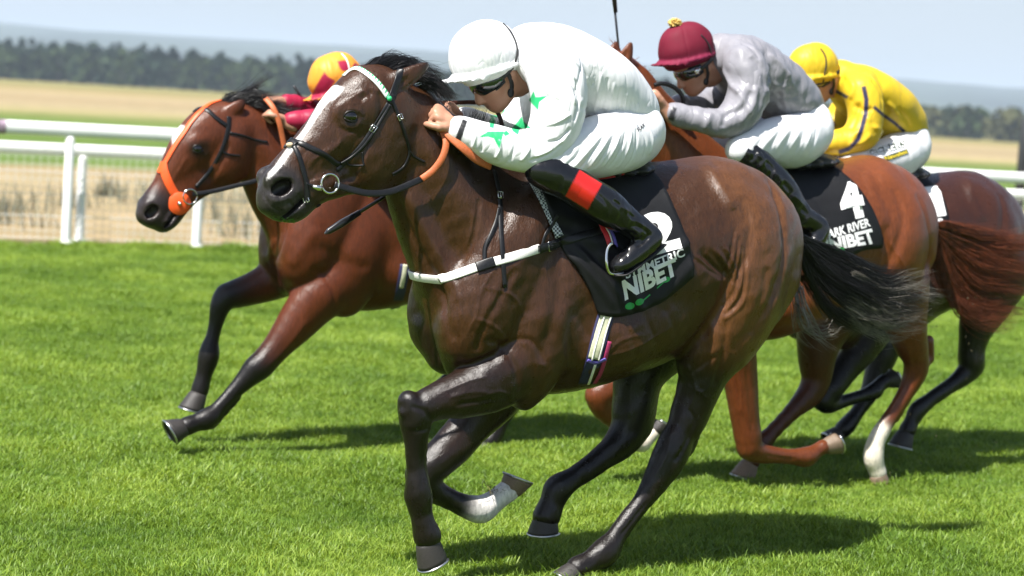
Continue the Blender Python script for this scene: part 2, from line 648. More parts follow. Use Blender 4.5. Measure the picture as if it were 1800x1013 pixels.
    # straps, patches and lettering that lie on the skin
    def strap(s, mb, L, w, th=0.003, n=5, off=0.0, closed=False):
        P, N = s.pts(L, off)
        P2 = spline(P, n, closed); N2 = spline(N, n, closed)
        out = []
        for p, nn, i in zip(P2, N2, range(len(P2))):
            out.append(p)
        mb.ribbon(out, N2, w, th, closed)
        return out, N2
    def decal(s, tris2d, faces, mapf, off=0.002):
        V = []
        for (u, v) in tris2d:
            px, py = mapf(u, v)
            P, N = s.pts([(px, py)], off)
            V.append(P[0])
        return V, faces

def poly_fill(pts, step):
    """triangulated filling of a 2D outline, finely cut so it can follow a curved surface"""
    import bmesh
    bm = bmesh.new()
    vs = [bm.verts.new((p[0], p[1], 0)) for p in pts]
    bm.faces.new(vs)
    bmesh.ops.triangulate(bm, faces=bm.faces[:])
    for it in range(5):
        E = [e for e in bm.edges if e.calc_length() > step]
        if not E:
            break
        bmesh.ops.subdivide_edges(bm, edges=E, cuts=1)
        bmesh.ops.triangulate(bm, faces=bm.faces[:])
    bm.verts.index_update()
    V = [(v.co.x, v.co.y) for v in bm.verts]
    F = [tuple(v.index for v in f.verts) for f in bm.faces]
    bm.free()
    return V, F

def text_fill(txt, step=0.12, bold=0.02, shear=0.0):
    """letters as a flat, finely cut mesh, 0..w by 0..h"""
    import bmesh
    cu = bpy.data.curves.new('lettering', 'FONT')
    cu.body = txt; cu.size = 1.0; cu.offset = bold; cu.shear = shear
    cu.resolution_u = 4
    ob = bpy.data.objects.new('lettering', cu)
    COL.objects.link(ob)
    dg = bpy.context.evaluated_depsgraph_get()
    me = bpy.data.meshes.new_from_object(ob.evaluated_get(dg))
    bpy.data.objects.remove(ob); bpy.data.curves.remove(cu)
    bm = bmesh.new(); bm.from_mesh(me); bpy.data.meshes.remove(me)
    bmesh.ops.triangulate(bm, faces=bm.faces[:])
    for it in range(3):
        E = [e for e in bm.edges if e.calc_length() > step]
        if not E:
            break
        bmesh.ops.subdivide_edges(bm, edges=E, cuts=1)
        bmesh.ops.triangulate(bm, faces=bm.faces[:])
    bm.verts.index_update()
    V = np.array([(v.co.x, v.co.y) for v in bm.verts])
    F = [tuple(v.index for v in f.verts) for f in bm.faces]
    bm.free()
    V -= V.min(0)
    return V, F, V.max(0)

def quad_map(q, w, h):
    """map 0..w, 0..h to the pixel quad (bottom left, bottom right, top right, top left)"""
    q = [np.array(p, float) for p in q]
    def f(u, v):
        a, b = u / w, v / h
        p = (q[0] * (1 - a) + q[1] * a) * (1 - b) + (q[3] * (1 - a) + q[2] * a) * b
        return p[0], p[1]
    return f

def hair(name, m, parent, guides, n, r0, jitter, seed=0, steps=10, tip=0.15, wave=0.01, spread=1.6, wmin=0.0):
    """strands: each picks a blend of two neighbouring guides and wanders a little from it; guides are lists of points"""
    rg = np.random.default_rng(seed)
    G = []
    for g in guides:
        S = cr(np.array([tuple(p) for p in g]), 8)
        d = np.concatenate([[0], np.cumsum(np.linalg.norm(np.diff(S, axis=0), axis=1))])
        t = np.linspace(0, d[-1], steps + 1)
        G.append(np.stack([np.interp(t, d, S[:, k]) for k in range(3)], 1))
    G = np.array(G)
    Vs, Fs = [], []
    base = 0
    tt = np.linspace(0, 1, steps + 1)
    per = max(6, int(n / 46))
    lock = None
    for i in range(n):
        if i % per == 0:
            lock = (rg.uniform(0, len(G) - 1.0001) if len(G) > 1 else 0, rg.normal(size=3) * jitter, rg.normal(size=3) * jitter * spread, rg.uniform(0, 6.28, 3), rg.uniform(1.5, 4), rg.uniform(.66, 1.05))
        u = min(max(lock[0] + rg.normal() * .10, 0), len(G) - 1.0001) if len(G) > 1 else 0
        j = int(u); w = u - j
        c = G[j] * (1 - w) + G[min(j + 1, len(G) - 1)] * w
        L = lock[5] * rg.uniform(.8, 1.02)
        c = np.stack([np.interp(np.linspace(0, L, steps + 1), np.linspace(0, 1, steps + 1), c[:, k]) for k in range(3)], 1) if L <= 1 else c
        stray = rg.uniform() < .16
        off = lock[1] * .9 + rg.normal(size=3) * jitter * .45
        drift = lock[2] + rg.normal(size=3) * jitter * (2.2 if stray else .38)
        c = c + off + drift * (tt ** 1.5)[:, None] + wave * np.sin(lock[4] * tt[:, None] * 3 + lock[3]) * (tt ** 1.2)[:, None]
        c = c + .35 * wave * np.sin(7 * tt[:, None] + rg.uniform(0, 6.28, 3)) * (tt ** 1.2)[:, None]
        t = np.gradient(c, axis=0)
        t /= np.linalg.norm(t, axis=1, keepdims=True) + 1e-9
        a = rg.normal(size=3)
        u1 = np.cross(t, a); u1 /= np.linalg.norm(u1, axis=1, keepdims=True) + 1e-9
        u2 = np.cross(t, u1)
        r = r0 * rg.uniform(.6, 1.3) * (1 - (1 - tip) * tt ** 1.5)
        ring = [c + (u1 * math.cos(x) + u2 * math.sin(x)) * r[:, None] for x in (0, 2.094, 4.189)]
        V = np.stack(ring, 1).reshape(-1, 3)
        Vs.append(V)
        q = np.arange(steps)[:, None] * 3
        f = np.concatenate([np.concatenate([q + k, q + (k + 1) % 3, q + 3 + (k + 1) % 3, q + 3 + k], 1) for k in range(3)])
        Fs.append(f + base)
        base += len(V)
    me = mesh_data(name, np.concatenate(Vs), np.concatenate(Fs), m)
    return obj(name, me, parent)

def hoof(name, cor, sole, fwd, parent, m, mshoe, rc=0.048, rs=0.062, toe=0.03, lat=(0, 1, 0)):
    """horn box from the hairline to the ground edge, with a shoe nailed under it"""
    cor, sole, fwd = Vector(cor), Vector(sole), Vector(fwd)
    up = (cor - sole).normalized()
    fwd = (fwd - up * fwd.dot(up)).normalized()
    sd = up.cross(fwd)
    V, F = [], []
    n, lev = 24, 7
    def ring(c, r, open_, tf):
        o = []
        for k in range(n):
            a = 2 * math.pi * k / n
            x, y = math.cos(a), math.sin(a)
            rr = r * (1 + 0.10 * max(x, 0)) * (0.90 if x < -0.7 else 1)
            o.append(c + fwd * (x * rr + tf) + sd * (y * rr * 0.93))
        return o
    for i in range(lev):
        t = i / (lev - 1)
        rip = 0.0010 * (i % 2)
        bul = 1 - 0.05 * max(0, 1 - t * 5)
        V += ring(cor.lerp(sole, t), (rc * .82 + (rs - rc * .82) * t ** .85 + rip) * bul, 0, toe * t)
    V += ring(sole + up * 0.008, rs * 0.72, 0, toe)
    V.append(sole + up * 0.010 + fwd * toe)
    V.append(cor.copy())
    for i in range(lev):
        for k in range(n):
            F.append((i * n + k, (i + 1) * n + k, (i + 1) * n + (k + 1) % n, i * n + (k + 1) % n))
    e = lev * n
    for k in range(n):
        F.append((e + k, (lev + 1) * n, e + (k + 1) % n))
        F.append(((k + 1) % n, (lev + 1) * n + 1, k))
    ho = obj(name, mesh_data(name, V, F, m), parent)
    P = []
    for k in range(19):
        a = -2.45 + 4.9 * k / 18
        rr = rs * (1 + 0.10 * max(math.cos(a), 0)) * 0.97
        P.append(sole - up * 0.002 + fwd * (math.cos(a) * rr + toe) + sd * (math.sin(a) * rr * 0.93))
    mb = MB()
    mb.tube(P, 0.0052, 6)
    mb.make('horseshoe', mshoe, ho)
    return ho

# ================================================================== the place: turf, fields, hills, trees, rails, air
RA = Vector((-5.35, 21.2, 0))                                   # a point of the running rail, on the left of the picture
RD = Vector((math.cos(R(22)), math.sin(R(22)), 0))              # the way the rail runs
RN = Vector((-RD.y, RD.x, 0))                                   # away from the course

def ground_z(x, y):
    d = np.hypot(x, y)
    z = -3.8 * np.clip((d - 110) / 700, 0, 1) ** 1.2
    return z

def ground_mat():
    m, nt, b = nodes_of('turf_and_fields')
    L = nt.links.new
    geo = nt.nodes.new('ShaderNodeNewGeometry')
    sub = nt.nodes.new('ShaderNodeVectorMath'); sub.operation = 'SUBTRACT'; sub.inputs[1].default_value = RA
    dot = nt.nodes.new('ShaderNodeVectorMath'); dot.operation = 'DOT_PRODUCT'; dot.inputs[1].default_value = RN
    L(geo.outputs['Position'], sub.inputs[0]); L(sub.outputs[0], dot.inputs[0])
    n1 = noise_node(nt, 0.05, 4, stretch=(1, 2.5, 1)); n2 = noise_node(nt, 0.9, 5); n3 = noise_node(nt, 0.012, 4, stretch=(1, 2, 1))
    w = nt.nodes.new('ShaderNodeMath'); w.operation = 'MULTIPLY_ADD'; w.inputs[1].default_value = 14; w.inputs[2].default_value = -7
    L(n1.outputs['Fac'], w.inputs[0])
    # wobble only past the first few metres
    wl = nt.nodes.new('ShaderNodeMapRange'); wl.inputs['From Min'].default_value = 3; wl.inputs['From Max'].default_value = 30
    L(dot.outputs['Value'], wl.inputs['Value'])
    wm = nt.nodes.new('ShaderNodeMath'); wm.operation = 'MULTIPLY'
    L(w.outputs[0], wm.inputs[0]); L(wl.outputs[0], wm.inputs[1])
    s = nt.nodes.new('ShaderNodeMath'); s.operation = 'ADD'
    L(dot.outputs['Value'], s.inputs[0]); L(wm.outputs[0], s.inputs[1])
    mr = nt.nodes.new('ShaderNodeMapRange'); mr.inputs['From Min'].default_value = -10; mr.inputs['From Max'].default_value = 290
    L(s.outputs[0], mr.inputs['Value'])
    cr_ = nt.nodes.new('ShaderNodeValToRGB'); e = cr_.color_ramp.elements
    def stop(sv, c):
        p = (sv + 10) / 300
        k = e.new(p); k.color = (*c, 1)
    TURF, TAN, PALE, GRN, OLV = (.085, .155, .022), (.31, .235, .145), (.325, .26, .165), (.105, .165, .035), (.24, .215, .09)
    e[0].position = 0; e[0].color = (*TURF, 1)
    e[1].position = 1; e[1].color = (*OLV, 1)
    for sv, c in ((.1, TURF), (.5, TAN), (13, PALE), (17, TAN), (19, GRN), (52, GRN), (60, (.16, .185, .06)), (70, (.33, .28, .15)), (84, PALE), (110, TAN), (140, PALE), (175, (.33, .26, .14)), (230, (.26, .21, .11))):
        stop(sv, c)
    L(mr.outputs[0], cr_.inputs['Fac'])
    m1 = nt.nodes.new('ShaderNodeMixRGB'); m1.blend_type = 'MULTIPLY'; m1.inputs['Fac'].default_value = .75
    r2 = nt.nodes.new('ShaderNodeValToRGB'); r2.color_ramp.elements[0].position = .3; r2.color_ramp.elements[0].color = (.62, .66, .55, 1)
    r2.color_ramp.elements[1].position = .7; r2.color_ramp.elements[1].color = (1.12, 1.08, 1.05, 1)
    L(n2.outputs['Fac'], r2.inputs['Fac']); L(cr_.outputs[0], m1.inputs['Color1']); L(r2.outputs[0], m1.inputs['Color2'])
    m2 = nt.nodes.new('ShaderNodeMixRGB'); m2.blend_type = 'MULTIPLY'; m2.inputs['Fac'].default_value = .5
    r3 = nt.nodes.new('ShaderNodeValToRGB'); r3.color_ramp.elements[0].position = .35; r3.color_ramp.elements[0].color = (.75, .8, .7, 1)
    r3.color_ramp.elements[1].position = .65; r3.color_ramp.elements[1].color = (1.1, 1.05, 1.0, 1)
    L(n3.outputs['Fac'], r3.inputs['Fac']); L(m1.outputs[0], m2.inputs['Color1']); L(r3.outputs[0], m2.inputs['Color2'])
    L(m2.outputs[0], b.inputs['Base Color'])
    b.inputs['Roughness'].default_value = 0.95
    b.inputs['Specular IOR Level'].default_value = 0.15
    return m

def build_ground():
    ys = np.concatenate([np.linspace(-40, 60, 26), np.geomspace(70, 9000, 40)])
    xs = np.concatenate([-np.geomspace(60, 6000, 26)[::-1], np.linspace(-50, 50, 21), np.geomspace(60, 6000, 26)])
    X, Y = np.meshgrid(xs, ys)
    V = np.stack([X, Y, ground_z(X, Y)], -1).reshape(-1, 3)
    nx = len(xs)
    i = np.arange(len(ys) - 1)[:, None] * nx + np.arange(nx - 1)[None, :]
    F = np.stack([i, i + 1, i + nx + 1, i + nx], -1).reshape(-1, 4)
    return obj('ground', mesh_data('ground', V, F, ground_mat()), kind='structure')
build_ground()

# ---- far hills, wooded
def hills_obj():
    rg = np.random.default_rng(5)
    m = mat('wooded_hillside', (.032, .047, .024), 0.95, var=.85, nscale=.0035, spec=.1)
    xs = np.linspace(-2600, 2600, 131)
    prof = np.zeros_like(xs); prof2 = np.zeros_like(xs)
    for i in range(1, 14):
        prof += np.sin(xs * i / 520 + rg.uniform(0, 6.28)) / i ** 1.1
        prof2 += np.sin(xs * i / 430 + rg.uniform(0, 6.28)) / i ** 1.1
    V, F = [], []
    rows = [(1500, 0.02), (1750, .22), (2050, .5), (2400, .72), (2800, .88), (3200, 1.0), (3700, .85)]
    for (y, k) in rows:
        for j, x in enumerate(xs):
            h = (66 + 5 * prof[j] + (5 * prof2[j] if y < 2700 else 0)) * k + rg.normal() * 1.3 * (k > .1) - 8 * (1 - k)
            V.append((x * 1.75 * (y / 2400 + .35), 2.1 * (y + 60 * prof2[j] * k), 2.1 * h))
    n = len(xs)
    for i in range(len(rows) - 1):
        for j in range(n - 1):
            F.append((i * n + j, i * n + j + 1, (i + 1) * n + j + 1, (i + 1) * n + j))
    obj('hills', mesh_data('hills', V, F, m), kind='structure')
hills_obj()

# ---- the wood along the far edge of the fields: trunks and clumped crowns
def woodland():
    rg = np.random.default_rng(9)
    def leafm(nm, c):
        m, nt, b = nodes_of(nm)
        n = noise_node(nt, .12, 3)
        n2 = noise_node(nt, 1.2, 2)
        r = nt.nodes.new('ShaderNodeValToRGB')
        r.color_ramp.elements[0].position = .3; r.color_ramp.elements[0].color = tuple(q * .6 for q in c) + (1,)
        r.color_ramp.elements[1].position = .7; r.color_ramp.elements[1].color = tuple(q * 1.4 for q in c) + (1,)
        ad = nt.nodes.new('ShaderNodeMath'); ad.operation = 'MULTIPLY_ADD'; ad.inputs[1].default_value = .5
        nt.links.new(n2.outputs['Fac'], ad.inputs[0])
        hl = nt.nodes.new('ShaderNodeMath'); hl.operation = 'MULTIPLY'; hl.inputs[1].default_value = .5
        nt.links.new(n.outputs['Fac'], hl.inputs[0]); nt.links.new(hl.outputs[0], ad.inputs[2])
        nt.links.new(ad.outputs[0], r.inputs['Fac']); nt.links.new(r.outputs[0], b.inputs['Base Color'])
        b.inputs['Roughness'].default_value = .9; b.inputs['Specular IOR Level'].default_value = .15
        return m
    MT = [leafm('conifer_needles', (.014, .028, .016)), leafm('broad_leaves', (.032, .050, .018)), leafm('olive_leaves', (.075, .078, .032)), mat('bark', (.06, .045, .035), .9)]
    V, F, FM = [], [], []
    def quad(c, s, m):
        a = rg.normal(size=3); a /= np.linalg.norm(a)
        b = np.cross(a, rg.normal(size=3)); b /= np.linalg.norm(b)
        base = len(V)
        for (u, v) in ((-1, -.6), (1, -.8), (.8, .9), (-.7, 1)):
            V.append(c + a * u * s + b * v * s)
        F.append((base, base + 1, base + 2, base + 3)); FM.append(m)
    for i in range(1000):
        row = i % 5
        x = -430 + 860 * (i / 1000) + rg.normal() * 3
        d = 860 + row * 22 + rg.normal() * 6
        if x > 120:
            d -= 190 * min(1, (x - 120) / 90)
        y = math.sqrt(max(d * d - x * x, 1e4))
        z0 = float(ground_z(np.array(x), np.array(y))) - .3
        con = rg.uniform() < (.65 if x < 60 else .15)
        h = rg.uniform(13, 17.5) if con else rg.uniform(12, 15)
        if x > 110:
            h *= .82
        mi = 0 if con else (1 if x < 60 or rg.uniform() < .4 else 2)
        w = h * (.34 if con else .56)
        base = len(V)
        for k in range(5):
            a = 2 * math.pi * k / 5
            V.append(np.array((x + .3 * math.cos(a), y + .3 * math.sin(a), z0)))
        V.append(np.array((x, y, z0 + h * .9)))
        for k in range(5):
            F.append((base + k, base + (k + 1) % 5, base + 5)); FM.append(3)
        for j in range(60):
            t = rg.uniform(.03, 1) ** .8
            rr = w * ((1 - t) ** .8 + .05) if con else w * math.sqrt(max(0.02, 1 - (2 * t - .95) ** 2)) * rg.uniform(.75, 1.1)
            a = rg.uniform(0, 6.283)
            q = math.sqrt(rg.uniform(.15, 1))
            quad(np.array((x + rr * q * math.cos(a), y + rr * q * math.sin(a), z0 + t * h)), rg.uniform(.8, 1.6), mi)
    o = obj('woodland', mesh_data('woodland', V, F, MT, False, FM), kind='stuff')
    o['label'] = 'far dark wood of conifers and broadleaf trees beyond the fields'
    # rough scrub and thistles behind the rail
    V.clear(); F.clear(); FM.clear()
    MS = [mat('scrub_leaves', (.17, .165, .11), .9, var=.5, nscale=3)]
    for i in range(110):
        s = rg.uniform(-14, 30)
        o_ = rg.uniform(1.0, 10)
        if s > 6 and rg.uniform() < .6:
            continue
        p = RA + RD * s + RN * o_
        wd = rg.uniform(.1, .35)
        for j in range(50):
            bx, by = p.x + rg.normal() * wd, p.y + rg.normal() * wd
            h = rg.uniform(.12, .45); w = rg.uniform(.006, .016); a = rg.uniform(0, 6.28)
            dx, dy = math.cos(a) * w, math.sin(a) * w
            lx, ly = rg.normal() * h * .25, rg.normal() * h * .25
            base = len(V)
            V += [np.array((bx - dx, by - dy, 0)), np.array((bx + dx, by + dy, 0)), np.array((bx + lx * .5 + dx * .8, by + ly * .5 + dy * .8, h * .6)), np.array((bx + lx * .5 - dx * .8, by + ly * .5 - dy * .8, h * .6)), np.array((bx + lx, by + ly, h))]
            F += [(base, base + 1, base + 2, base + 3), (base + 3, base + 2, base + 4)]
    o = obj('scrub', mesh_data('scrub', V, F, MS, False), kind='stuff')
    o['label'] = 'scattered green weeds growing in the dry ground behind the rails'
woodland()

# ---- the white running rails
M_RAIL = mat('white_plastic_rail', (.80, .80, .79), .35, var=.05, nscale=3)
M_WIRE = mat('white_wire', (.72, .72, .71), .4, var=.05)
def rail_fence(label, off, h, rail_h, posts, lean, wires, sleeve):
    th = thing('rail_fence', label, 'rail')
    o0 = RA + RN * off
    th.location = o0
    bar = MB()
    n = 30
    P_ = [RD * s + Vector((0, 0, h)) for s in np.linspace(-13, 46, n)]
    prof = []
    V, F = [], []
    for p in P_:
        for k in range(14):
            a = 2 * math.pi * k / 14
            V.append(p + RN * (.040 * math.cos(a)) + Vector((0, 0, rail_h / 2 * math.sin(a))))
    for i in range(n - 1):
        for k in range(14):
            F.append((i * 14 + k, i * 14 + (k + 1) % 14, (i + 1) * 14 + (k + 1) % 14, (i + 1) * 14 + k))
    obj('top_rail', mesh_data('top_rail', V, F, M_RAIL), th)
    pm = MB()
    pm.tube([(0, 0, -.05), (0, 0, .03), (0, 0, h - .12), RN * lean + Vector((0, 0, h - rail_h / 2 + .01))], [.056, .052, .048, .040], 14)
    pm.tube([(0, 0, 0), (0, 0, .06)], [.075, .070], 14)
    pme = mesh_data('post', pm.V, pm.F, M_RAIL)
    for s in posts:
        q = obj('post', pme, th); q.location = RD * s
    if wires:
        w = MB()
        s0, s1 = -13, 46
        for k in range(13):
            z = .06 + k * .078
            w.tube([RD * s0 + Vector((0, 0, z)), RD * s1 + Vector((0, 0, z))], .0026 if k % 3 else .005, 4, cap=False)
        for s in np.arange(s0, s1, .085):
            w.tube([RD * s + Vector((0, 0, .04)), RD * s + Vector((0, 0, 1.0))], .0024, 4, cap=False)
        q = w.make('wire_mesh', M_WIRE, th, kind='stuff')
        q.location = RN * -.07
    if sleeve is not None:
        V, F = [], []
        for s in (sleeve - .16, sleeve + .01):
            for k in range(14):
                a = 2 * math.pi * k / 14
                V.append(RD * s + Vector((0, 0, h)) + RN * (.044 * math.cos(a)) + Vector((0, 0, (rail_h / 2 + .004) * math.sin(a))))
        for k in range(14):
            F.append((k, (k + 1) % 14, 14 + (k + 1) % 14, 14 + k))
        obj('joint_sleeve', mesh_data('joint_sleeve', V, F, mat('printed_sleeve', (.30, .22, .28), .5, var=.8, nscale=25)), th)
    return th
def rail_s(px, d0=RA):
    D = ray(px, 430)
    # where the view through this column meets the rail's line on the ground plane
    dx, dy = D.x, D.y
    t = (RN.x * (d0.x - CAMPOS.x) + RN.y * (d0.y - CAMPOS.y)) / (RN.x * dx + RN.y * dy)
    q = Vector((CAMPOS.x + dx * t, CAMPOS.y + dy * t, 0)) - d0
    return q.dot(RD)
sA = rail_s(116)
pA = [sA + 1.39 * k for k in range(-8, 29)]
rail_fence('front white running rail, the taller of the two, on thin posts', 0.0, 1.22, .145, pA, .02, False, rail_s(0))
sB = rail_s(139, RA + RN * .30)
pB = [sB + 2.9 * k for k in range(-4, 16)]
rail_fence('lower white rail just behind the front one, with wire mesh', 0.30, 1.0, .130, pB, .0, True, None)

# dark post at the right edge of the picture, beyond the rail
pd = at_depth(1800, 250, 34)
t_ = thing('marker_post', 'dark upright post beyond the rail at the right edge', 'post', Matrix.Translation((pd.x, pd.y, 0)))
mb = MB(); mb.tube([(0, 0, -.1), (0, 0, 1.98), (0, 0, 2.03)], [.085, .08, .05], 12); mb.make('pole', mat('dark_post_paint', (.02, .024, .028), .6), t_)
mb = MB(); mb.tube([(0, 0, 0), (0, 0, .10)], [.16, .13], 12); mb.make('base', mat('post_base', (.05, .05, .05), .8), t_)

# ---- haze
hz = MB(); hz.box((0, 4400, 98), (15000, 10000, 206))
m_h = bpy.data.materials.new('haze'); m_h.use_nodes = True
nt = m_h.node_tree
for nd in list(nt.nodes):
    if nd.type != 'OUTPUT_MATERIAL':
        nt.nodes.remove(nd)
pv = nt.nodes.new('ShaderNodeVolumePrincipled')
pv.inputs['Color'].default_value = (.72, .86, 1.0, 1)
pv.inputs['Density'].default_value = 0.00018
nt.links.new(pv.outputs[0], nt.nodes['Material Output'].inputs['Volume'])
obj('haze', mesh_data('haze', hz.V, hz.F, m_h, False), kind='stuff')

# ---- growing grass on the course
def grass():
    rg = np.random.default_rng(21)
    def blade_mat():
        m, nt, b = nodes_of('grass_blades')
        L = nt.links.new
        oi = nt.nodes.new('ShaderNodeObjectInfo')
        n = nt.nodes.new('ShaderNodeTexNoise'); n.inputs['Scale'].default_value = .9; n.inputs['Detail'].default_value = 6
        L(oi.outputs['Location'], n.inputs['Vector'])
        ad = nt.nodes.new('ShaderNodeMath'); ad.operation = 'MULTIPLY_ADD'; ad.inputs[1].default_value = .60; 
        hl = nt.nodes.new('ShaderNodeMath'); hl.operation = 'MULTIPLY_ADD'; hl.inputs[1].default_value = 1.2; hl.inputs[2].default_value = -.38
        L(n.outputs['Fac'], hl.inputs[0]); L(oi.outputs['Random'], ad.inputs[0]); L(hl.outputs[0], ad.inputs[2])
        r = nt.nodes.new('ShaderNodeValToRGB'); e = r.color_ramp.elements
        e[0].position = .05; e[0].color = (.068, .142, .013, 1)
        e[1].position = .95; e[1].color = (.32, .43, .068, 1)
        k = e.new(.5); k.color = (.158, .262, .028, 1)
        L(ad.outputs[0], r.inputs['Fac'])
        L(r.outputs[0], b.inputs['Base Color'])
        b.inputs['Roughness'].default_value = .48
        b.inputs['Specular IOR Level'].default_value = .35
        tr = nt.nodes.new('ShaderNodeBsdfTranslucent')
        mxc = nt.nodes.new('ShaderNodeMixRGB'); mxc.blend_type = 'MULTIPLY'; mxc.inputs['Fac'].default_value = 1; mxc.inputs['Color2'].default_value = (1.25, 1.15, .5, 1)
        L(r.outputs[0], mxc.inputs['Color1']); L(mxc.outputs[0], tr.inputs['Color'])
        ms = nt.nodes.new('ShaderNodeMixShader'); ms.inputs['Fac'].default_value = .38
        L(b.outputs[0], ms.inputs[1]); L(tr.outputs[0], ms.inputs[2])
        L(ms.outputs[0], nt.nodes['Material Output'].inputs['Surface'])
        return m
    m = blade_mat()
    coll = bpy.data.collections.new('grass_tufts')
    for k in range(9):
        V, F = [], []
        for i in range(26):
            r0 = .05 * math.sqrt(rg.uniform()); a = rg.uniform(0, 6.283)
            p = np.array((r0 * math.cos(a), r0 * math.sin(a), -.005))
            h = rg.uniform(.026, .060) * (1 if rg.uniform() < .9 else 1.3)
            la = rg.uniform(0, 6.283); lean = rg.uniform(.15, 1.0) * h
            d = np.array((math.cos(la), math.sin(la), 0)); sd = np.array((-math.sin(la + rg.normal() * .6), math.cos(la), 0))
            w = rg.uniform(.0014, .0027)
            b = len(V)
            for t in (0, .45, .8):
                c = p + d * lean * t * t + np.array((0, 0, h * t * (1 - .18 * t)))
                ww = w * (1 - .45 * t)
                V.append(c - sd * ww); V.append(c + sd * ww)
            V.append(p + d * lean * 1.05 + np.array((0, 0, h * .80)))
            F += [(b, b + 1, b + 3, b + 2), (b + 2, b + 3, b + 5, b + 4), (b + 4, b + 5, b + 6)]
        o = bpy.data.objects.new('grass_tuft', mesh_data('grass_tuft', V, F, m))
        coll.objects.link(o)
    # points: dense near the camera, thinner far off
    pts, sc, rz = [], [], []
    y = 5.6
    cell = 0.05
    D = rg.uniform
    N = 150000
    yy = 5.6 + (23.5 - 5.6) * rg.uniform(size=N) ** 1.25
    xx = (rg.uniform(size=N) * 2 - 1) * (yy * .30 + 1.2)
    # thinner growth to either side of the stretch the lens takes in
    M_ = 110000
    y2 = 1.0 + 29 * rg.uniform(size=M_) ** .9
    x2 = (rg.uniform(size=M_) * 2 - 1) * 15
    out = (np.abs(x2) > y2 * .30 + 1.0) | (y2 < 5.6) | (y2 > 23.5)
    xx = np.concatenate([xx, x2[out]]); yy = np.concatenate([yy, y2[out]])
    wide = np.concatenate([np.ones(N), np.full(int(out.sum()), 1.5)])
    rel = (xx - RA.x) * RN.x + (yy - RA.y) * RN.y
    keep = rel < .12
    xx, yy, rel, wide = xx[keep], yy[keep], rel[keep], wide[keep]
    lump = np.zeros(len(xx))
    for i in range(16):
        k = rg.normal(size=2); k = k / np.linalg.norm(k) * rg.uniform(2, 11)
        lump += np.sin(xx * k[0] + yy * k[1] * .8 + rg.uniform(0, 6.28))
    lump = lump / 4
    s = (0.92 + .22 * np.clip(lump, -1.4, 1.6)) * rg.uniform(.8, 1.2, size=len(xx)) * wide
    s = np.where((rel > -.35), s * rg.uniform(1.0, 1.9, size=len(xx)), s)
    me = bpy.data.meshes.new('grass')
    me.vertices.add(len(xx))
    co = np.stack([xx, yy, np.zeros(len(xx))], 1).astype(np.float32)
    me.vertices.foreach_set('co', co.ravel())
    a1 = me.attributes.new('sc', 'FLOAT', 'POINT'); a1.data.foreach_set('value', s.astype(np.float32))
    a2 = me.attributes.new('rot', 'FLOAT_VECTOR', 'POINT')
    rot = np.stack([rg.normal(size=len(xx)) * .12, rg.normal(size=len(xx)) * .12, rg.uniform(0, 6.283, size=len(xx))], 1).astype(np.float32)
    a2.data.foreach_set('vector', rot.ravel())
    me.materials.append(m)
    o = obj('grass', me, kind='stuff')
    o['label'] = 'thick green racecourse grass under and in front of the horses'
    ng = bpy.data.node_groups.new('grow_grass', 'GeometryNodeTree')
    ng.interface.new_socket('Geometry', in_out='INPUT', socket_type='NodeSocketGeometry')
    ng.interface.new_socket('Geometry', in_out='OUTPUT', socket_type='NodeSocketGeometry')
    gi = ng.nodes.new('NodeGroupInput'); go = ng.nodes.new('NodeGroupOutput')
    ci = ng.nodes.new('GeometryNodeCollectionInfo'); ci.inputs['Collection'].default_value = coll
    ci.inputs['Separate Children'].default_value = True; ci.inputs['Reset Children'].default_value = True
    ip = ng.nodes.new('GeometryNodeInstanceOnPoints'); ip.inputs['Pick Instance'].default_value = True
    def named(nm, ty):
        q = ng.nodes.new('GeometryNodeInputNamedAttribute'); q.data_type = ty; q.inputs['Name'].default_value = nm
        return q
    q1, q2 = named('sc', 'FLOAT'), named('rot', 'FLOAT_VECTOR')
    ng.links.new(gi.outputs[0], ip.inputs['Points'])
    ng.links.new(ci.outputs[0], ip.inputs['Instance'])
    ng.links.new(q1.outputs[0], ip.inputs['Scale'])
    ng.links.new(q2.outputs[0], ip.inputs['Rotation'])
    ng.links.new(ip.outputs[0], go.inputs[0])
    md = o.modifiers.new('grow_grass', 'NODES'); md.node_group = ng
grass()

# ================================================================== coats and hair
M_COAT = coat_mat('dark_bay_coat', 0.31, 0.40, .8, ripple=.5)
M_COAT_BAY = coat_mat('bay_coat', 0.34, 0.36, .8, ripple=.42)
M_COAT_CHES = coat_mat('chestnut_coat', 0.33, 0.36, .8, ripple=.42)
M_HOOF = mat('hoof_horn', (0.030, 0.026, 0.024), 0.5, var=0.5, nscale=40, bump=0.6, stretch=(3, 3, 30))
M_HOOF_PALE = mat('pale_hoof_horn', (0.17, 0.12, 0.08), 0.5, var=0.5, nscale=40, bump=0.6, stretch=(3, 3, 30))
M_SHOE = mat('horseshoe_metal', (0.62, 0.62, 0.63), 0.28, metal=1.0, var=0.1)
M_EYE = mat('horse_eye', (0.005, 0.004, 0.004), 0.05, var=0.1, spec=0.9)
M_LID = mat('eyelid_skin', (.012, .008, .006), .42, var=.3, nscale=200, bump=.4)
M_MANE = mat('black_hair', (0.010, 0.009, 0.010), 0.38, var=0.4, nscale=90)
M_TAIL_GREY = mat('grey_tail_hair', (0.20, 0.18, 0.155), 0.5, var=0.5, nscale=30)
M_CHES_HAIR = mat('chestnut_hair', (0.13, 0.035, 0.014), 0.42, var=0.5, nscale=30)

H1 = Frame(1060, 480, 8.0, 30)
H2 = Frame(600, 450, 10.4, 30)
H3 = Frame(1500, 400, 10.3, 30)
H4 = Frame(1650, 390, 11.2, 30)

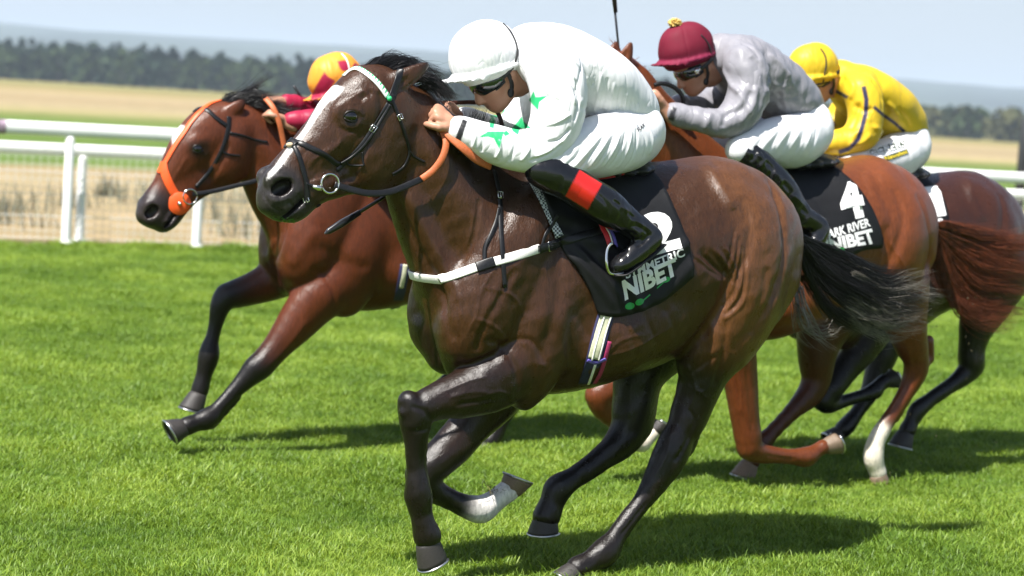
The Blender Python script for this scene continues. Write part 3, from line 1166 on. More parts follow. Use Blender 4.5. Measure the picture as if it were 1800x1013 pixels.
def trunk(b, BR, RU, DK, off=(0, 0)):
    """chest, barrel, croup, shoulders and haunches of a galloping thoroughbred, measured on the leading horse"""
    def ch(p, **kw):
        b.chain(p, src=H1, off=off, **kw)
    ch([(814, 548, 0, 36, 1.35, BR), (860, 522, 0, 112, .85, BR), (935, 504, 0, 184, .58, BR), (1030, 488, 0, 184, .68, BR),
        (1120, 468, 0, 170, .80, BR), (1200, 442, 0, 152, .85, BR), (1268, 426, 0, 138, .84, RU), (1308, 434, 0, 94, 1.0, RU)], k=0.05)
    ch([(1245, 335, 0, 48, 1.5, RU), (1300, 366, 0, 38, 1.5, RU), (1350, 402, 0, 26, 1.1, RU), (1388, 424, 0, 16, 1, DK)], k=0.06)
    ch([(900, 330, 0, 42, .8, DK), (960, 318, 0, 34, .9, DK), (1050, 325, 0, 34, 1.2, BR)], k=0.06)
    # shoulder blade, point of shoulder, upper arm
    ch([(955, 350, .10, 44, .9, BR), (908, 440, .150, 66, .62, BR), (860, 530, .150, 70, .62, BR), (826, 598, .120, 48, .9, BR)], k=0.06, mir=True)
    ch([(985, 470, .17, 60, .6, BR), (955, 570, .175, 74, .60, BR), (920, 655, .150, 58, .75, BR)], k=0.04, mir=True)
    ch([(800, 585, .075, 34, 1, DK), (814, 632, .07, 36, 1, DK)], k=0.035, mir=True)      # breast muscles
    ch([(1020, 596, .08, 76, 1.2, BR), (1110, 566, .10, 70, 1.2, BR), (1185, 530, .08, 60, 1.2, BR)], k=0.06, mir=True)
    # haunch
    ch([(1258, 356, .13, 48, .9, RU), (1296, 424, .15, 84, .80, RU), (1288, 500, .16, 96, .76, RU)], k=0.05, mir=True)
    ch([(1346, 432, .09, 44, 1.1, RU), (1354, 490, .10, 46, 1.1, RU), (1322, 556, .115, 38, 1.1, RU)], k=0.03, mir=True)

def lead_horse():
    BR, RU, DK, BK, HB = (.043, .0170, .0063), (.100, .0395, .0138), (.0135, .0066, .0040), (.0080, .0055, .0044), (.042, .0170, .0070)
    MZ = (.026, .022, .021)
    W = (.62, .59, .56)
    b = Body(H1, 0.0065, 0.035)
    trunk(b, BR, RU, DK)
    # neck
    b.chain([(712, 207, 0, 60, .62, HB), (744, 265, 0, 76, .55, BR), (784, 322, 0, 100, .50, BR), (848, 408, 0, 134, .56, BR), (908, 470, 0, 155, .58, BR)], k=0.045)
    b.chain([(702, 330, .0, 12, 1.8, BR), (728, 400, .0, 16, 1.9, BR), (760, 470, 0, 24, 1.8, BR), (794, 530, 0, 32, 1.8, BR)], k=0.06)   # windpipe, throat
    b.chain([(760, 250, .040, 32, .8, BR), (800, 330, .055, 44, .8, BR), (850, 410, .080, 54, .8, BR), (900, 460, .11, 52, .8, BR)], k=0.06, mir=True)
    # ---- near fore
    b.chain([(902, 640, .15, 60, .8, BR), (872, 668, .165, 52.4, .85, DK), (822, 690, .160, 40.4, .85, DK), (775, 702, .155, 30.4, .9, DK), (740, 718, .15, 26.4, 1, BK)], k=0.022)
    b.chain([(918, 690, .15, 27.4, .8, DK), (922, 704, .15, 17.4, .8, DK)], k=0.045)
    b.chain([(719, 706, .15, 19.4, 1.1, BK), (729, 735, .15, 27.4, .95, BK), (730, 760, .15, 22.4, .95, BK), (731, 800, .15, 16.4, .9, BK), (732, 842, .15, 17.4, .9, BK)], k=0.014)
    b.chain([(733, 838, .15, 17.4, .9, BK), (735, 872, .15, 23.4, .92, BK), (741, 906, .15, 18.4, .95, BK), (752, 943, .15, 23.4, 1, BK)], k=0.012)
    b.chain([(745, 742, .15, 8.8, .9, BK), (743, 775, .15, 6.8, .9, BK), (746, 825, .15, 5.3, .8, BK), (748, 880, .15, 9.8, .9, BK)], k=0.012)
    b.chain([(712, 726, .165, 10.8, .8, BK)], k=0.012)
    # ---- far fore, folded
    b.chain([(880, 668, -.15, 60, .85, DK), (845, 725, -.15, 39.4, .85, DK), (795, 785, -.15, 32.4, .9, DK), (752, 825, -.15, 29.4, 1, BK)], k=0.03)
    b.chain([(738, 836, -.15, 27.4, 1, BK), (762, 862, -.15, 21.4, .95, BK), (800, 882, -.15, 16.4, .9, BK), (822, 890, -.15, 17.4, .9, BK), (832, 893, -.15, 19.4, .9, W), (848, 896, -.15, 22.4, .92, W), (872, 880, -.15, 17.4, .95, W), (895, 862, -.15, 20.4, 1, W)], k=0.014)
    # ---- near hind
    b.chain([(1285, 520, .15, 98, .8, RU), (1262, 585, .155, 74, .85, RU), (1242, 640, .15, 45.4, .95, DK), (1224, 700, .145, 32.4, 1, DK), (1202, 752, .14, 28.4, .95, DK)], k=0.03)
    b.chain([(1232, 590, .165, 47.4, .75, BR), (1218, 640, .155, 27.4, .9, DK)], k=0.03)          # stifle
    b.chain([(1252, 650, .14, 17.4, .7, DK), (1236, 710, .135, 7.8, .7, DK), (1222, 765, .135, 7.8, .8, BK), (1206, 795, .135, 9.8, .9, BK)], k=0.012)   # hamstring tendon to point of hock
    b.chain([(1194, 762, .14, 26.4, .95, DK), (1177, 802, .135, 30.4, .95, BK), (1157, 838, .13, 23.4, .95, BK), (1132, 878, .13, 16.4, .9, BK), (1103, 915, .13, 15.4, .9, BK), (1082, 945, .13, 16.4, .9, BK)], k=0.014)
    b.chain([(1162, 815, .15, 10.8, .8, BK), (1150, 835, .145, 8.8, .8, BK)], k=0.012)
    b.chain([(1188, 815, .13, 7.8, .8, BK), (1146, 870, .13, 4.8, .8, BK), (1104, 922, .13, 4.8, .8, BK), (1074, 972, .13, 8.8, .9, BK)], k=0.012)  # tendons
    b.chain([(1080, 948, .13, 17.4, .9, BK), (1062, 971, .13, 23.4, .92, BK), (1040, 986, .13, 17.4, .95, BK), (1015, 1000, .13, 21.4, 1, BK)], k=0.012)
    # ---- far hind
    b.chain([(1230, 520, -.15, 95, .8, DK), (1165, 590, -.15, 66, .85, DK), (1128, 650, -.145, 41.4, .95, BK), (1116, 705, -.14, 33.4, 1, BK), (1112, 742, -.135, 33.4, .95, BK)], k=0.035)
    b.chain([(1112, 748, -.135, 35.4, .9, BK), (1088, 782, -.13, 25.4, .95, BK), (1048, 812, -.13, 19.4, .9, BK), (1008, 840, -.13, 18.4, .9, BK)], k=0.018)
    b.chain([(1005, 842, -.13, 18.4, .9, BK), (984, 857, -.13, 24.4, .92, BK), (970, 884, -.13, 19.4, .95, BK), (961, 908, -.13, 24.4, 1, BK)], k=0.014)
    # ---- head
    b.chain([(668, 178, 0, 56, .80, HB), (648, 176, 0, 56, .80, HB), (628, 202, 0, 60, .76, HB), (592, 238, 0, 54, .70, HB), (556, 272, 0, 46, .68, HB), (524, 303, 0, 41, .68, HB), (500, 330, 0, 39, .78, MZ), (486, 348, 0, 33, .90, MZ)], k=0.03)
    b.chain([(690, 195, .03, 45, .8, HB), (668, 265, .036, 62, .52, HB), (655, 290, .038, 46, .6, HB)], k=0.03, mir=True)    # cheeks
    b.chain([(650, 312, .026, 22, .7, HB), (600, 322, .026, 17, .8, HB), (556, 333, .024, 16, .9, HB), (530, 356, .012, 17, 1.1, MZ), (510, 372, 0.0, 14, 1.5, MZ)], k=0.03, mir=True)  # jaw, chin
    b.chain([(580, 312, .015, 34, .8, HB), (545, 328, .015, 32, .9, HB)], k=0.03)
    b.chain([(492, 366, 0, 24, 1.4, MZ), (474, 358, 0, 22, 1.3, MZ)], k=0.02)     # lips
    b.chain([(610, 236, .056, 14, .8, HB), (572, 268, .048, 11, .8, HB), (545, 290, .042, 8, .8, HB)], k=0.025, mir=True)   # facial crest
    b.chain([(642, 186, .062, 22, .6, HB), (614, 190, .064, 17, .7, HB), (596, 204, .060, 12, .8, HB)], k=0.025, mir=True)   # brow
    b.chain([(480, 316, .034, 17, .7, MZ), (498, 313, .042, 15, .7, MZ), (514, 328, .044, 13, .8, MZ), (506, 346, .042, 13, .8, MZ), (484, 348, .038, 15, .7, MZ)], k=0.02, mir=True)  # nostril rim
    b.chain([(504, 325, .066, 9, 1.6), (492, 331, .054, 11, 1.3), (480, 340, .036, 6, 1)], k=0.012, sub=True, mir=True)
    b.chain([(498, 383, .05, 2.5, 4), (515, 368, .06, 2.5, 4), (537, 349, .06, 2, 4)], k=0.01, sub=True, mir=True)   # mouth line
    # ears laid back
    b.chain([(690, 148, .060, 20, .7, HB), (712, 138, .075, 17, .55, HB), (732, 127, .082, 12, .5, HB), (750, 114, .082, 4, .6, BK)], k=0.014, mir=True)
    b.chain([(706, 146, .098, 8, .6), (728, 132, .104, 6, .5), (742, 122, .100, 3, .5)], k=0.01, sub=True, mir=True)
    b.mesh(3)
    # ---- skin folds, muscle edges and veins
    b.start_disp()
    cr_ = b.crease
    cr_([(852, 598), (880, 606), (903, 640), (912, 690)], -.010, .014)
    cr_([(800, 640), (840, 634), (870, 626)], -.006, .012)
    cr_([(693, 335), (715, 395), (745, 455), (780, 530), (800, 600)], -.012, .018)          # jugular groove
    cr_([(716, 340), (742, 400), (775, 460), (806, 530)], .005, .02)
    cr_([(842, 350), (836, 400), (826, 440)], -.006, .008)
    for i in range(7):
        cr_([(834 + i * 6, 372 + i * 3), (829 + i * 6, 405 + i * 3), (818 + i * 7, 440 + i * 2)], .003, .006)
    cr_([(960, 360), (930, 430), (885, 510), (835, 585)], .006, .035)
    cr_([(985, 400), (985, 480), (972, 560), (950, 640)], -.012, .03)
    cr_([(975, 690), (1000, 610), (1010, 540)], -.008, .02)
    # flank and stifle folds
    cr_([(1230, 440), (1262, 470), (1280, 490), (1268, 540), (1230, 590), (1190, 630)], -.016, .022)
    for i in range(9):
        cr_([(1216 + i * 8, 452 - i * 3), (1246 + i * 6, 474 - i * 2), (1275 + i * 3, 492 - i)], .0035 * (1 if i % 2 else -1), .007)
    for i in range(8):
        cr_([(1292 + i * 3, 400 + i * 8), (1286 + i * 4, 440 + i * 7), (1276 + i * 4, 478 + i * 8), (1272, 520 + i * 6)], .0045 * (1 if i % 2 else -1), .008)
    cr_([(1300, 345), (1318, 400), (1312, 450), (1288, 500)], -.010, .022)
    cr_([(1345, 310), (1372, 370), (1380, 440), (1360, 520), (1318, 590)], -.014, .022)
    cr_([(1238, 285), (1262, 320), (1290, 370)], .008, .025)
    cr_([(1350, 470), (1330, 550), (1285, 620)], -.006, .02)
    cr_([(1210, 660), (1235, 640), (1262, 622)], -.005, .012)
    cr_([(1205, 672), (1230, 690), (1248, 680)], .003, .005)
    cr_([(1212, 720), (1220, 745), (1200, 790), (1185, 812)], -.006, .008)
    cr_([(1140, 880), (1112, 915), (1085, 950)], -.0045, .006)
    cr_([(800, 712), (850, 705), (900, 700)], -.006, .010)
    cr_([(780, 690), (820, 672), (860, 662)], .003, .006)
    cr_([(741, 780), (742, 820), (742, 860)], -.004, .005)
    cr_([(706, 755), (735, 758), (756, 752)], -.004, .007)
    cr_([(722, 715), (745, 722), (756, 738)], -.005, .008)
    # face: veins, brow and cheek
    cr_([(612, 176), (628, 166), (640, 160), (646, 172), (636, 184)], .004, .006)
    cr_([(598, 214), (608, 222), (624, 224), (638, 214)], .0045, .005)
    cr_([(596, 224), (610, 232), (628, 232)], -.003, .005)
    cr_([(600, 250), (570, 268), (548, 285), (540, 310)], .003, .005)
    cr_([(650, 232), (640, 275), (620, 310), (596, 318)], -.006, .014)
    cr_([(585, 300), (570, 312), (548, 322)], .003, .005)
    cr_([(665, 160), (672, 190), (664, 222)], -.006, .014)
    cr_([(548, 252), (536, 268), (520, 290)], -.003, .008)
    cr_([(514, 345), (524, 352), (530, 362)], -.003, .004)
    cr_([(505, 352), (514, 362)], -.003, .004)
    for q in ([(604, 198), (616, 192), (630, 195), (638, 204)], [(600, 208), (612, 218), (628, 216), (638, 208)]):
        cr_(q, .0035, .0045)
    cr_([(632, 178), (646, 168), (654, 160)], -.006, .012)
    for q in ([(470, 352), (480, 366), (490, 372)], [(478, 360), (492, 372), (503, 372)], [(500, 306), (512, 316), (520, 332), (516, 346)], [(520, 340), (528, 350), (526, 362)],
              [(560, 300), (552, 312), (536, 322)], [(466, 326), (464, 342), (470, 356)]):
        cr_(q, -.0030, .0050)
    for q in ([(478, 316), (492, 310), (508, 314)], [(476, 350), (490, 354), (506, 348)], [(602, 240), (592, 258), (572, 276), (560, 300)], [(640, 240), (622, 262), (612, 290)], [(650, 256), (640, 290), (628, 310)]):
        cr_(q, .0032, .0055)
    # veins under the skin
    for q in ([(806, 612), (835, 560), (850, 505), (880, 460)], [(850, 505), (900, 520), (925, 560)], [(835, 560), (870, 575), (890, 600)], [(1000, 640), (1060, 628), (1120, 610), (1180, 575)],
              [(1060, 628), (1090, 600), (1130, 588)], [(790, 700), (825, 690), (860, 690)], [(1208, 640), (1222, 680), (1212, 720)], [(1222, 680), (1240, 700)], [(1180, 760), (1172, 800), (1150, 840)],
              [(770, 440), (800, 500), (812, 560)], [(905, 700), (880, 690), (850, 696)]):
        cr_(q, .0034, .0062)
    for q in ([(1010, 545), (1040, 600), (1050, 650)], [(1090, 560), (1112, 600), (1118, 640)], [(1130, 552), (1150, 590), (1156, 625)], [(1168, 540), (1185, 575), (1190, 605)]):
        cr_(q, -.0035, .014)
    cr_([(906, 470), (880, 520), (850, 575), (838, 620)], -.008, .014)
    cr_([(960, 640), (935, 600), (900, 600), (872, 622)], -.005, .012)
    cr_([(1180, 330), (1210, 400), (1215, 460)], -.004, .03)
    cr_([(1245, 560), (1258, 600), (1250, 650)], .006, .02)
    cr_([(1275, 560), (1272, 620), (1255, 680)], -.006, .012)
    b.noise_disp(.0016, 26, seed=1)
    b.noise_disp(.0007, 80, seed=2)
    b.end_disp()
    # ---- blaze, muzzle tone, and darker patches at eye, nostril and upper neck
    b.paint([(582, 152), (592, 150), (604, 154), (602, 160), (596, 167), (588, 175), (579, 178), (572, 186), (566, 193), (560, 203), (555, 210), (549, 220), (541, 231), (535, 239), (528, 249), (522, 256), (510, 270), (501, 283), (494, 293), (484, 305), (474, 314), (468, 316), (473, 304), (485, 290), (491, 281), (499, 269), (508, 257), (515, 250), (523, 241), (529, 234), (536, 224), (540, 217), (546, 206), (550, 199), (557, 187), (558, 178), (556, 172), (561, 164), (570, 157)], (.72, .70, .69), 2.6)
    b.paint([(445, 345), (500, 305), (540, 345), (530, 395), (470, 400)], MZ, 45, amt=.75)
    b.paint([(596, 196), (640, 192), (646, 215), (622, 226), (598, 222)], (.016, .0105, .008), 12, amt=.6)
    b.paint([(480, 318), (518, 318), (516, 346), (478, 346)], (.012, .009, .009), 14, amt=.8)
    b.paint([(760, 215), (800, 230), (870, 250), (960, 300), (960, 345), (900, 360), (820, 330)], DK, 40, amt=.85)
    return b

def eyes(b, t, px, py, lat, r, rate=1.0):
    h = b.hit(px, py)
    P = h[0] - h[1] * r * .42
    for s in (1, -1):
        mb = MB()
        mb.ball((P.x, P.y * s, P.z), r, (1.12, .80, .86), 24, 16)
        e = mb.make('eye', M_EYE, t)
        # lids: an upper and a lower fold round the eyeball
        for (a0, a1, q, nm) in ((R(8), R(172), 1.0, 'upper_eyelid'), (R(188), R(352), .86, 'lower_eyelid')):
            L = []
            for k in range(13):
                a = a0 + (a1 - a0) * k / 12
                x, z = math.cos(a) * r * 1.02, math.sin(a) * r * .70 * q
                L.append(Vector((P.x - x + z * .25, (P.y + r * .55 * math.sqrt(max(0, 1 - (x / r / 1.25) ** 2 - (z / r / 1.1) ** 2)) + .001) * s, P.z + z + x * .12)))
            lm = MB(); lm.tube(L, [.002 + .0032 * math.sin(math.pi * k / 12) for k in range(13)], 8)
            lm.make(nm, M_LID, e)

HB1 = lead_horse()
T_H1 = thing('race_horse', 'dark bay horse in front with a white blaze and number 2 cloth', 'race horse', H1.m, 'horses racing on the turf')
HB1.make('body', M_COAT, T_H1)
eyes(HB1, T_H1, 617, 206, .0600, .0270)
P = H1.P
hoof('hoof', P(751, 946, .15), P(768, 986, .15), P(742, 1012, .15) - P(790, 968, .15), T_H1, M_HOOF, M_SHOE, .052, .060, .014)
hoof('hoof', P(892, 868, -.15), P(903, 839, -.15), P(941, 830, -.15) - P(868, 850, -.15), T_H1, M_HOOF_PALE, M_SHOE, .050, .062, .016)
hoof('hoof', P(1018, 999, .13), P(1000, 1026, .13), P(975, 1010, .13) - P(1010, 1030, .13), T_H1, M_HOOF, M_SHOE, .050, .060, .016)
hoof('hoof', P(962, 903, -.13), P(962, 936, -.13), P(932, 949, -.13) - P(990, 926, -.13), T_H1, M_HOOF, M_SHOE, .054, .064, .014)

# ================================================================== the three horses behind
def offset_of(fr, here, there):
    """shift that lays the leading horse's trunk on another animal: pixel `there` of the leader falls on pixel `here`"""
    a, c = fr.P(*here, 0), H1.P(*there, 0)
    return (a.x - c.x, a.z - c.z)

def left_horse():
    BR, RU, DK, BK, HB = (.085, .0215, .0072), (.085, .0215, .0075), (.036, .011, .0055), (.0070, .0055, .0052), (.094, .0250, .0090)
    MZ = (.028, .020, .019)
    b = Body(H2, 0.009, 0.035)
    off = offset_of(H2, (462, 430), (733, 555))
    trunk(b, BR, RU, DK, (off[0], 0.0))
    b.chain([(428, 225, 0, 44, .62, HB), (468, 265, 0, 60, .52, BR), (515, 318, 0, 84, .46, BR), (575, 375, 0, 108, .55, BR)], k=0.045)
    b.chain([(446, 300, 0, 8, 1.8, BR), (472, 350, 0, 13, 1.8, BR), (504, 400, 0, 20, 1.8, BR)], k=0.06)
    b.chain([(470, 262, .045, 22, .8, BR), (510, 320, .06, 30, .8, BR), (555, 380, .085, 36, .8, BR)], k=0.05, mir=True)
    # near fore, reaching
    b.chain([(585, 500, .15, 44.2, .85, BR), (552, 530, .155, 40.2, .85, BR), (512, 580, .155, 28.2, .9, BR), (475, 625, .15, 21.2, .95, DK), (452, 650, .15, 20.2, 1, BK)], k=0.03)
    b.chain([(450, 648, .15, 21.2, .95, BK), (432, 668, .15, 16.2, .9, BK), (405, 695, .15, 12.2, .9, BK), (380, 722, .15, 12.7, .9, BK)], k=0.016)
    b.chain([(378, 724, .15, 13.2, .9, BK), (364, 736, .15, 18.2, .92, BK), (345, 743, .15, 13.7, .95, BK), (328, 750, .15, 16.2, 1, BK)], k=0.012)
    b.chain([(418, 700, .15, 6.2, .8, BK), (385, 735, .15, 6.2, .9, BK), (372, 748, .15, 6.2, .9, BK)], k=0.012)
    # far fore
    b.chain([(505, 480, -.14, 38.2, .85, DK), (470, 498, -.14, 29.2, .9, BR), (430, 512, -.14, 22.2, .9, DK), (402, 520, -.14, 19.2, 1, BK)], k=0.03)
    b.chain([(398, 520, -.14, 20.2, 1, BK), (386, 540, -.14, 16.2, .95, BK), (378, 575, -.14, 11.7, .9, BK), (371, 605, -.14, 11.7, .9, BK)], k=0.014)
    b.chain([(370, 604, -.14, 12.2, .9, BK), (367, 625, -.14, 17.2, .92, BK), (358, 660, -.14, 13.2, .95, BK), (351, 688, -.14, 16.2, 1, BK)], k=0.012)
    # hind legs, mostly behind the leader
    b.chain([(980, 470, .15, 67, .8, RU), (965, 530, .15, 47, .85, RU), (945, 590, .145, 31.2, .95, DK), (930, 640, .14, 23.2, .95, BK), (918, 668, .135, 22.2, .95, BK)], k=0.03)
    b.chain([(914, 672, .135, 21.2, .95, BK), (905, 702, .13, 16.2, .95, BK), (886, 735, .13, 12.2, .9, BK), (871, 763, .13, 14.2, .9, BK), (860, 780, .13, 13.2, 1, BK)], k=0.014)
    b.chain([(900, 480, -.15, 63, .8, DK), (860, 540, -.15, 44.2, .85, DK), (835, 595, -.14, 25.2, .95, BK), (830, 625, -.14, 23.2, .95, BK)], k=0.03)
    b.chain([(828, 628, -.14, 21.2, .95, BK), (800, 655, -.13, 14.2, .9, BK), (775, 680, -.13, 13.2, .9, BK), (760, 700, -.13, 14.2, 1, BK)], k=0.014)
    # head
    b.chain([(398, 215, 0, 38, .80, HB), (368, 238, 0, 46, .72, HB), (338, 268, 0, 43, .66, HB), (316, 302, 0, 35, .66, HB), (298, 334, 0, 28, .66, HB), (277, 360, 0, 27, .78, MZ), (264, 374, 0, 23, .92, MZ)], k=0.03)
    b.chain([(415, 232, .03, 32, .8, HB), (402, 276, .036, 44, .52, HB), (392, 296, .038, 32, .6, HB)], k=0.03, mir=True)
    b.chain([(388, 315, .026, 18, .7, HB), (350, 334, .026, 14, .8, HB), (320, 358, .022, 14, .9, HB), (300, 380, .010, 14, 1.1, MZ), (284, 392, 0, 13, 1.4, MZ)], k=0.03, mir=True)
    b.chain([(345, 315, .015, 26, .8, HB), (318, 338, .015, 22, .9, HB)], k=0.03)
    b.chain([(268, 386, 0, 16, 1.4, MZ), (254, 380, 0, 14, 1.3, MZ)], k=0.02)
    b.chain([(262, 362, .036, 12, .7, MZ), (276, 362, .042, 11, .7, MZ), (280, 378, .040, 10, .8, MZ), (264, 386, .038, 11, .7, MZ)], k=0.018, mir=True)
    b.chain([(270, 370, .066, 9, 1.5), (262, 377, .045, 7, 1)], k=0.012, sub=True, mir=True)
    b.chain([(372, 245, .062, 15, .6, HB), (350, 248, .064, 12, .7, HB), (336, 258, .060, 9, .8, HB)], k=0.025, mir=True)
    b.chain([(402, 200, .055, 14, .7, HB), (416, 190, .068, 12, .55, HB), (426, 180, .072, 5, .6, BK)], k=0.014, mir=True)
    b.chain([(290, 398, .05, 2, 4), (302, 384, .06, 2, 4), (318, 364, .06, 2, 4)], k=0.01, sub=True, mir=True)
    b.mesh(3)
    b.start_disp()
    c = b.crease
    c([(546, 470), (565, 480), (585, 510), (588, 545)], -.008, .016)
    c([(470, 470), (490, 440), (500, 400), (478, 350)], -.010, .02)
    c([(510, 470), (530, 440), (560, 400)], .006, .03)
    c([(560, 430), (600, 460), (650, 470)], -.006, .03)
    c([(485, 420), (475, 445), (480, 470)], .008, .02)
    c([(405, 250), (388, 290), (365, 320)], -.005, .012)
    c([(330, 275), (312, 305), (300, 325)], .003, .006)
    c([(540, 560), (505, 610), (470, 645)], .004, .012)
    b.noise_disp(.0018, 24, seed=3)
    b.end_disp()
    b.paint([(306, 240), (318, 222), (326, 224), (322, 236), (312, 250), (306, 252)], (.66, .62, .60), 4)
    b.paint([(235, 360), (285, 340), (312, 372), (300, 410), (240, 405)], MZ, 30, amt=.8)
    b.paint([(302, 244), (308, 228), (318, 220), (324, 222), (320, 236), (312, 250), (304, 254)], (.66, .62, .60), 4)
    b.paint([(330, 250), (368, 248), (368, 276), (335, 276)], (.02, .014, .012), 12, amt=.75)
    return b
HB2 = left_horse()
T_H2 = thing('race_horse', 'reddish bay horse on the left wearing a bright orange face strap', 'race horse', H2.m, 'horses racing on the turf')
HB2.make('body', M_COAT_BAY, T_H2)
eyes(HB2, T_H2, 348, 263, .054, .0265)
P = H2.P
hoof('hoof', P(327, 751, .15), P(302, 766, .15), P(280, 768, .15) - P(310, 758, .15), T_H2, M_HOOF, M_SHOE, .052, .066, .014)
hoof('hoof', P(351, 690, -.14), P(342, 722, -.14), P(320, 730, -.14) - P(350, 724, -.14), T_H2, M_HOOF, M_SHOE, .052, .064, .014)
hoof('hoof', P(860, 780, .13), P(848, 805, .13), P(827, 805, .13) - P(857, 805, .13), T_H2, M_HOOF, M_SHOE, .046, .058, .014)
hoof('hoof', P(760, 700, -.13), P(752, 728, -.13), P(730, 730, -.13) - P(760, 726, -.13), T_H2, M_HOOF, M_SHOE, .046, .058, .014)

def chestnut_horse():
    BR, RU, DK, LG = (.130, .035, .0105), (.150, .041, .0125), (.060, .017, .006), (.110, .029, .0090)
    W = (.66, .60, .50)
    b = Body(H3, 0.009, 0.035)
    off = offset_of(H3, (1647, 440), (1419, 450))
    trunk(b, BR, RU, DK, (off[0], 0.0))
    b.chain([(1235, 345, 0, 92, .5, BR), (1190, 280, 0, 66, .5, BR), (1140, 205, 0, 50, .55, BR), (1095, 140, 0, 42, .6, BR)], k=0.045)
    # near hind with the white sock
    b.chain([(1580, 500, .15, 59, .8, RU), (1588, 550, .15, 42.2, .85, RU), (1597, 592, .145, 28.2, .95, LG), (1608, 625, .14, 22.2, .95, LG)], k=0.03)
    b.chain([(1632, 600, .14, 10.2, .7, LG), (1635, 632, .135, 8.2, .9, LG)], k=0.014)
    b.chain([(1610, 628, .14, 21.2, .95, LG), (1610, 652, .135, 21.2, .95, LG), (1596, 684, .13, 15.2, .95, LG), (1574, 720, .13, 12.2, .9, LG), (1555, 748, .13, 12.7, .9, LG)], k=0.014)
    b.chain([(1628, 636, .135, 10.2, .9, LG), (1604, 690, .13, 5.2, .8, LG), (1575, 738, .13, 5.2, .8, LG)], k=0.012)
    b.chain([(1552, 754, .13, 14.2, .9, W), (1540, 775, .13, 15.2, .9, W), (1535, 803, .13, 18.2, .92, W), (1540, 822, .13, 15.2, .95, W), (1544, 833, .13, 15.2, 1, W)], k=0.010)
    # far hind, its shade put into the darker coat colour
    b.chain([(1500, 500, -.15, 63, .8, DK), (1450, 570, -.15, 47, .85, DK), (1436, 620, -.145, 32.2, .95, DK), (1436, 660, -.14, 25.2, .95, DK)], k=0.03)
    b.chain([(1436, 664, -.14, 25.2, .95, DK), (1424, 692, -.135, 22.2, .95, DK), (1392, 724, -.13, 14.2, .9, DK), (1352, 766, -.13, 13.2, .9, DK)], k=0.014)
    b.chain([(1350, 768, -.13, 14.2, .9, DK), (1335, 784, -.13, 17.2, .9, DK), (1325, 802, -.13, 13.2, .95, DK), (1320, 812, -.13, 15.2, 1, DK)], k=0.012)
    # near fore, folded
    b.chain([(1275, 545, .15, 47, .85, BR), (1290, 600, .155, 36.2, .85, LG), (1302, 670, .15, 29.2, .9, LG), (1311, 740, .15, 22, .95, LG), (1316, 780, .15, 21.2, 1, LG)], k=0.03)
    b.chain([(1316, 788, .15, 22.2, 1, LG), (1338, 798, .15, 17.2, .95, LG), (1368, 801, .15, 13.2, .9, LG), (1400, 803, .15, 13.2, .9, LG)], k=0.014)
    b.chain([(1402, 803, .15, 14.2, .9, LG), (1420, 803, .15, 16.7, .92, LG), (1436, 793, .15, 11.7, .95, LG), (1448, 786, .15, 13.2, 1, LG)], k=0.012)
    # far fore
    b.chain([(1190, 560, -.15, 44.2, .85, DK), (1130, 620, -.15, 32.2, .9, LG), (1080, 670, -.15, 25.2, .95, LG), (1056, 692, -.15, 23.2, 1, LG)], k=0.03)
    b.chain([(1050, 695, -.15, 23.2, 1, LG), (1060, 722, -.15, 17.2, .95, LG), (1088, 750, -.15, 11.7, .9, LG), (1112, 770, -.15, 12.2, .9, LG)], k=0.014)
    b.chain([(1114, 772, -.15, 13.2, .9, LG), (1128, 780, -.15, 14.2, .92, W), (1140, 770, -.15, 11.2, .95, W), (1150, 760, -.15, 12.2, 1, W)], k=0.012)
    # head
    b.chain([(1085, 128, 0, 38, .8, BR), (1062, 148, 0, 42, .76, BR), (1030, 180, 0, 38, .7, BR), (1000, 212, 0, 31, .66, BR), (975, 240, 0, 26, .7, BR), (960, 258, 0, 22, .95, DK)], k=0.03)
    b.chain([(1090, 150, .03, 32, .8, BR), (1078, 185, .036, 42, .52, BR), (1066, 208, .036, 28, .6, BR), (1020, 238, .026, 15, .8, BR), (985, 268, .012, 14, 1.1, DK)], k=0.03, mir=True)
    b.chain([(1096, 112, .052, 14, .7, BR), (1102, 96, .060, 12, .6, BR), (1109, 76, .062, 4, .6, DK)], k=0.012, mir=True)
    b.chain([(1094, 108, .075, 6, .6), (1101, 92, .078, 5, .6)], k=0.01, sub=True, mir=True)
    b.mesh(3)
    b.start_disp()
    c = b.crease
    c([(1570, 330), (1588, 380), (1578, 430), (1555, 480)], -.010, .024)
    c([(1520, 300), (1535, 340), (1560, 400)], .008, .03)
    c([(1610, 340), (1632, 400), (1630, 460), (1608, 520)], -.012, .024)
    c([(1545, 400), (1560, 440), (1550, 490)], -.008, .02)
    c([(1600, 660), (1588, 690), (1565, 725)], -.003, .007)
    for q in ([(1288, 620), (1298, 690), (1308, 760)], [(1312, 640), (1318, 700), (1322, 760)], [(1345, 800), (1375, 806), (1400, 808)], [(1608, 630), (1604, 660), (1590, 690)]):
        c(q, -.004, .009)
    for q in ([(1296, 640), (1304, 690), (1302, 730)], [(1592, 600), (1600, 630), (1598, 655)], [(1540, 360), (1552, 420), (1545, 470)]):
        c(q, .0035, .008)
    for q in ([(1560, 420), (1590, 470), (1600, 530)], [(1500, 320), (1490, 380), (1480, 430)]):
        c(q, .004, .008)
    b.noise_disp(.0022, 22, seed=5)
    b.end_disp()
    return b
HB3 = chestnut_horse()
T_H3 = thing('race_horse', 'bright chestnut horse with the number 4 cloth and one white sock', 'race horse', H3.m, 'horses racing on the turf')
HB3.make('body', M_COAT_CHES, T_H3)
eyes(HB3, T_H3, 1043, 165, .058, .022)
P = H3.P
hoof('hoof', P(1543, 830, .13), P(1552, 855, .13), P(1530, 858, .13) - P(1565, 848, .13), T_H3, M_HOOF_PALE, M_SHOE, .050, .060, .014)
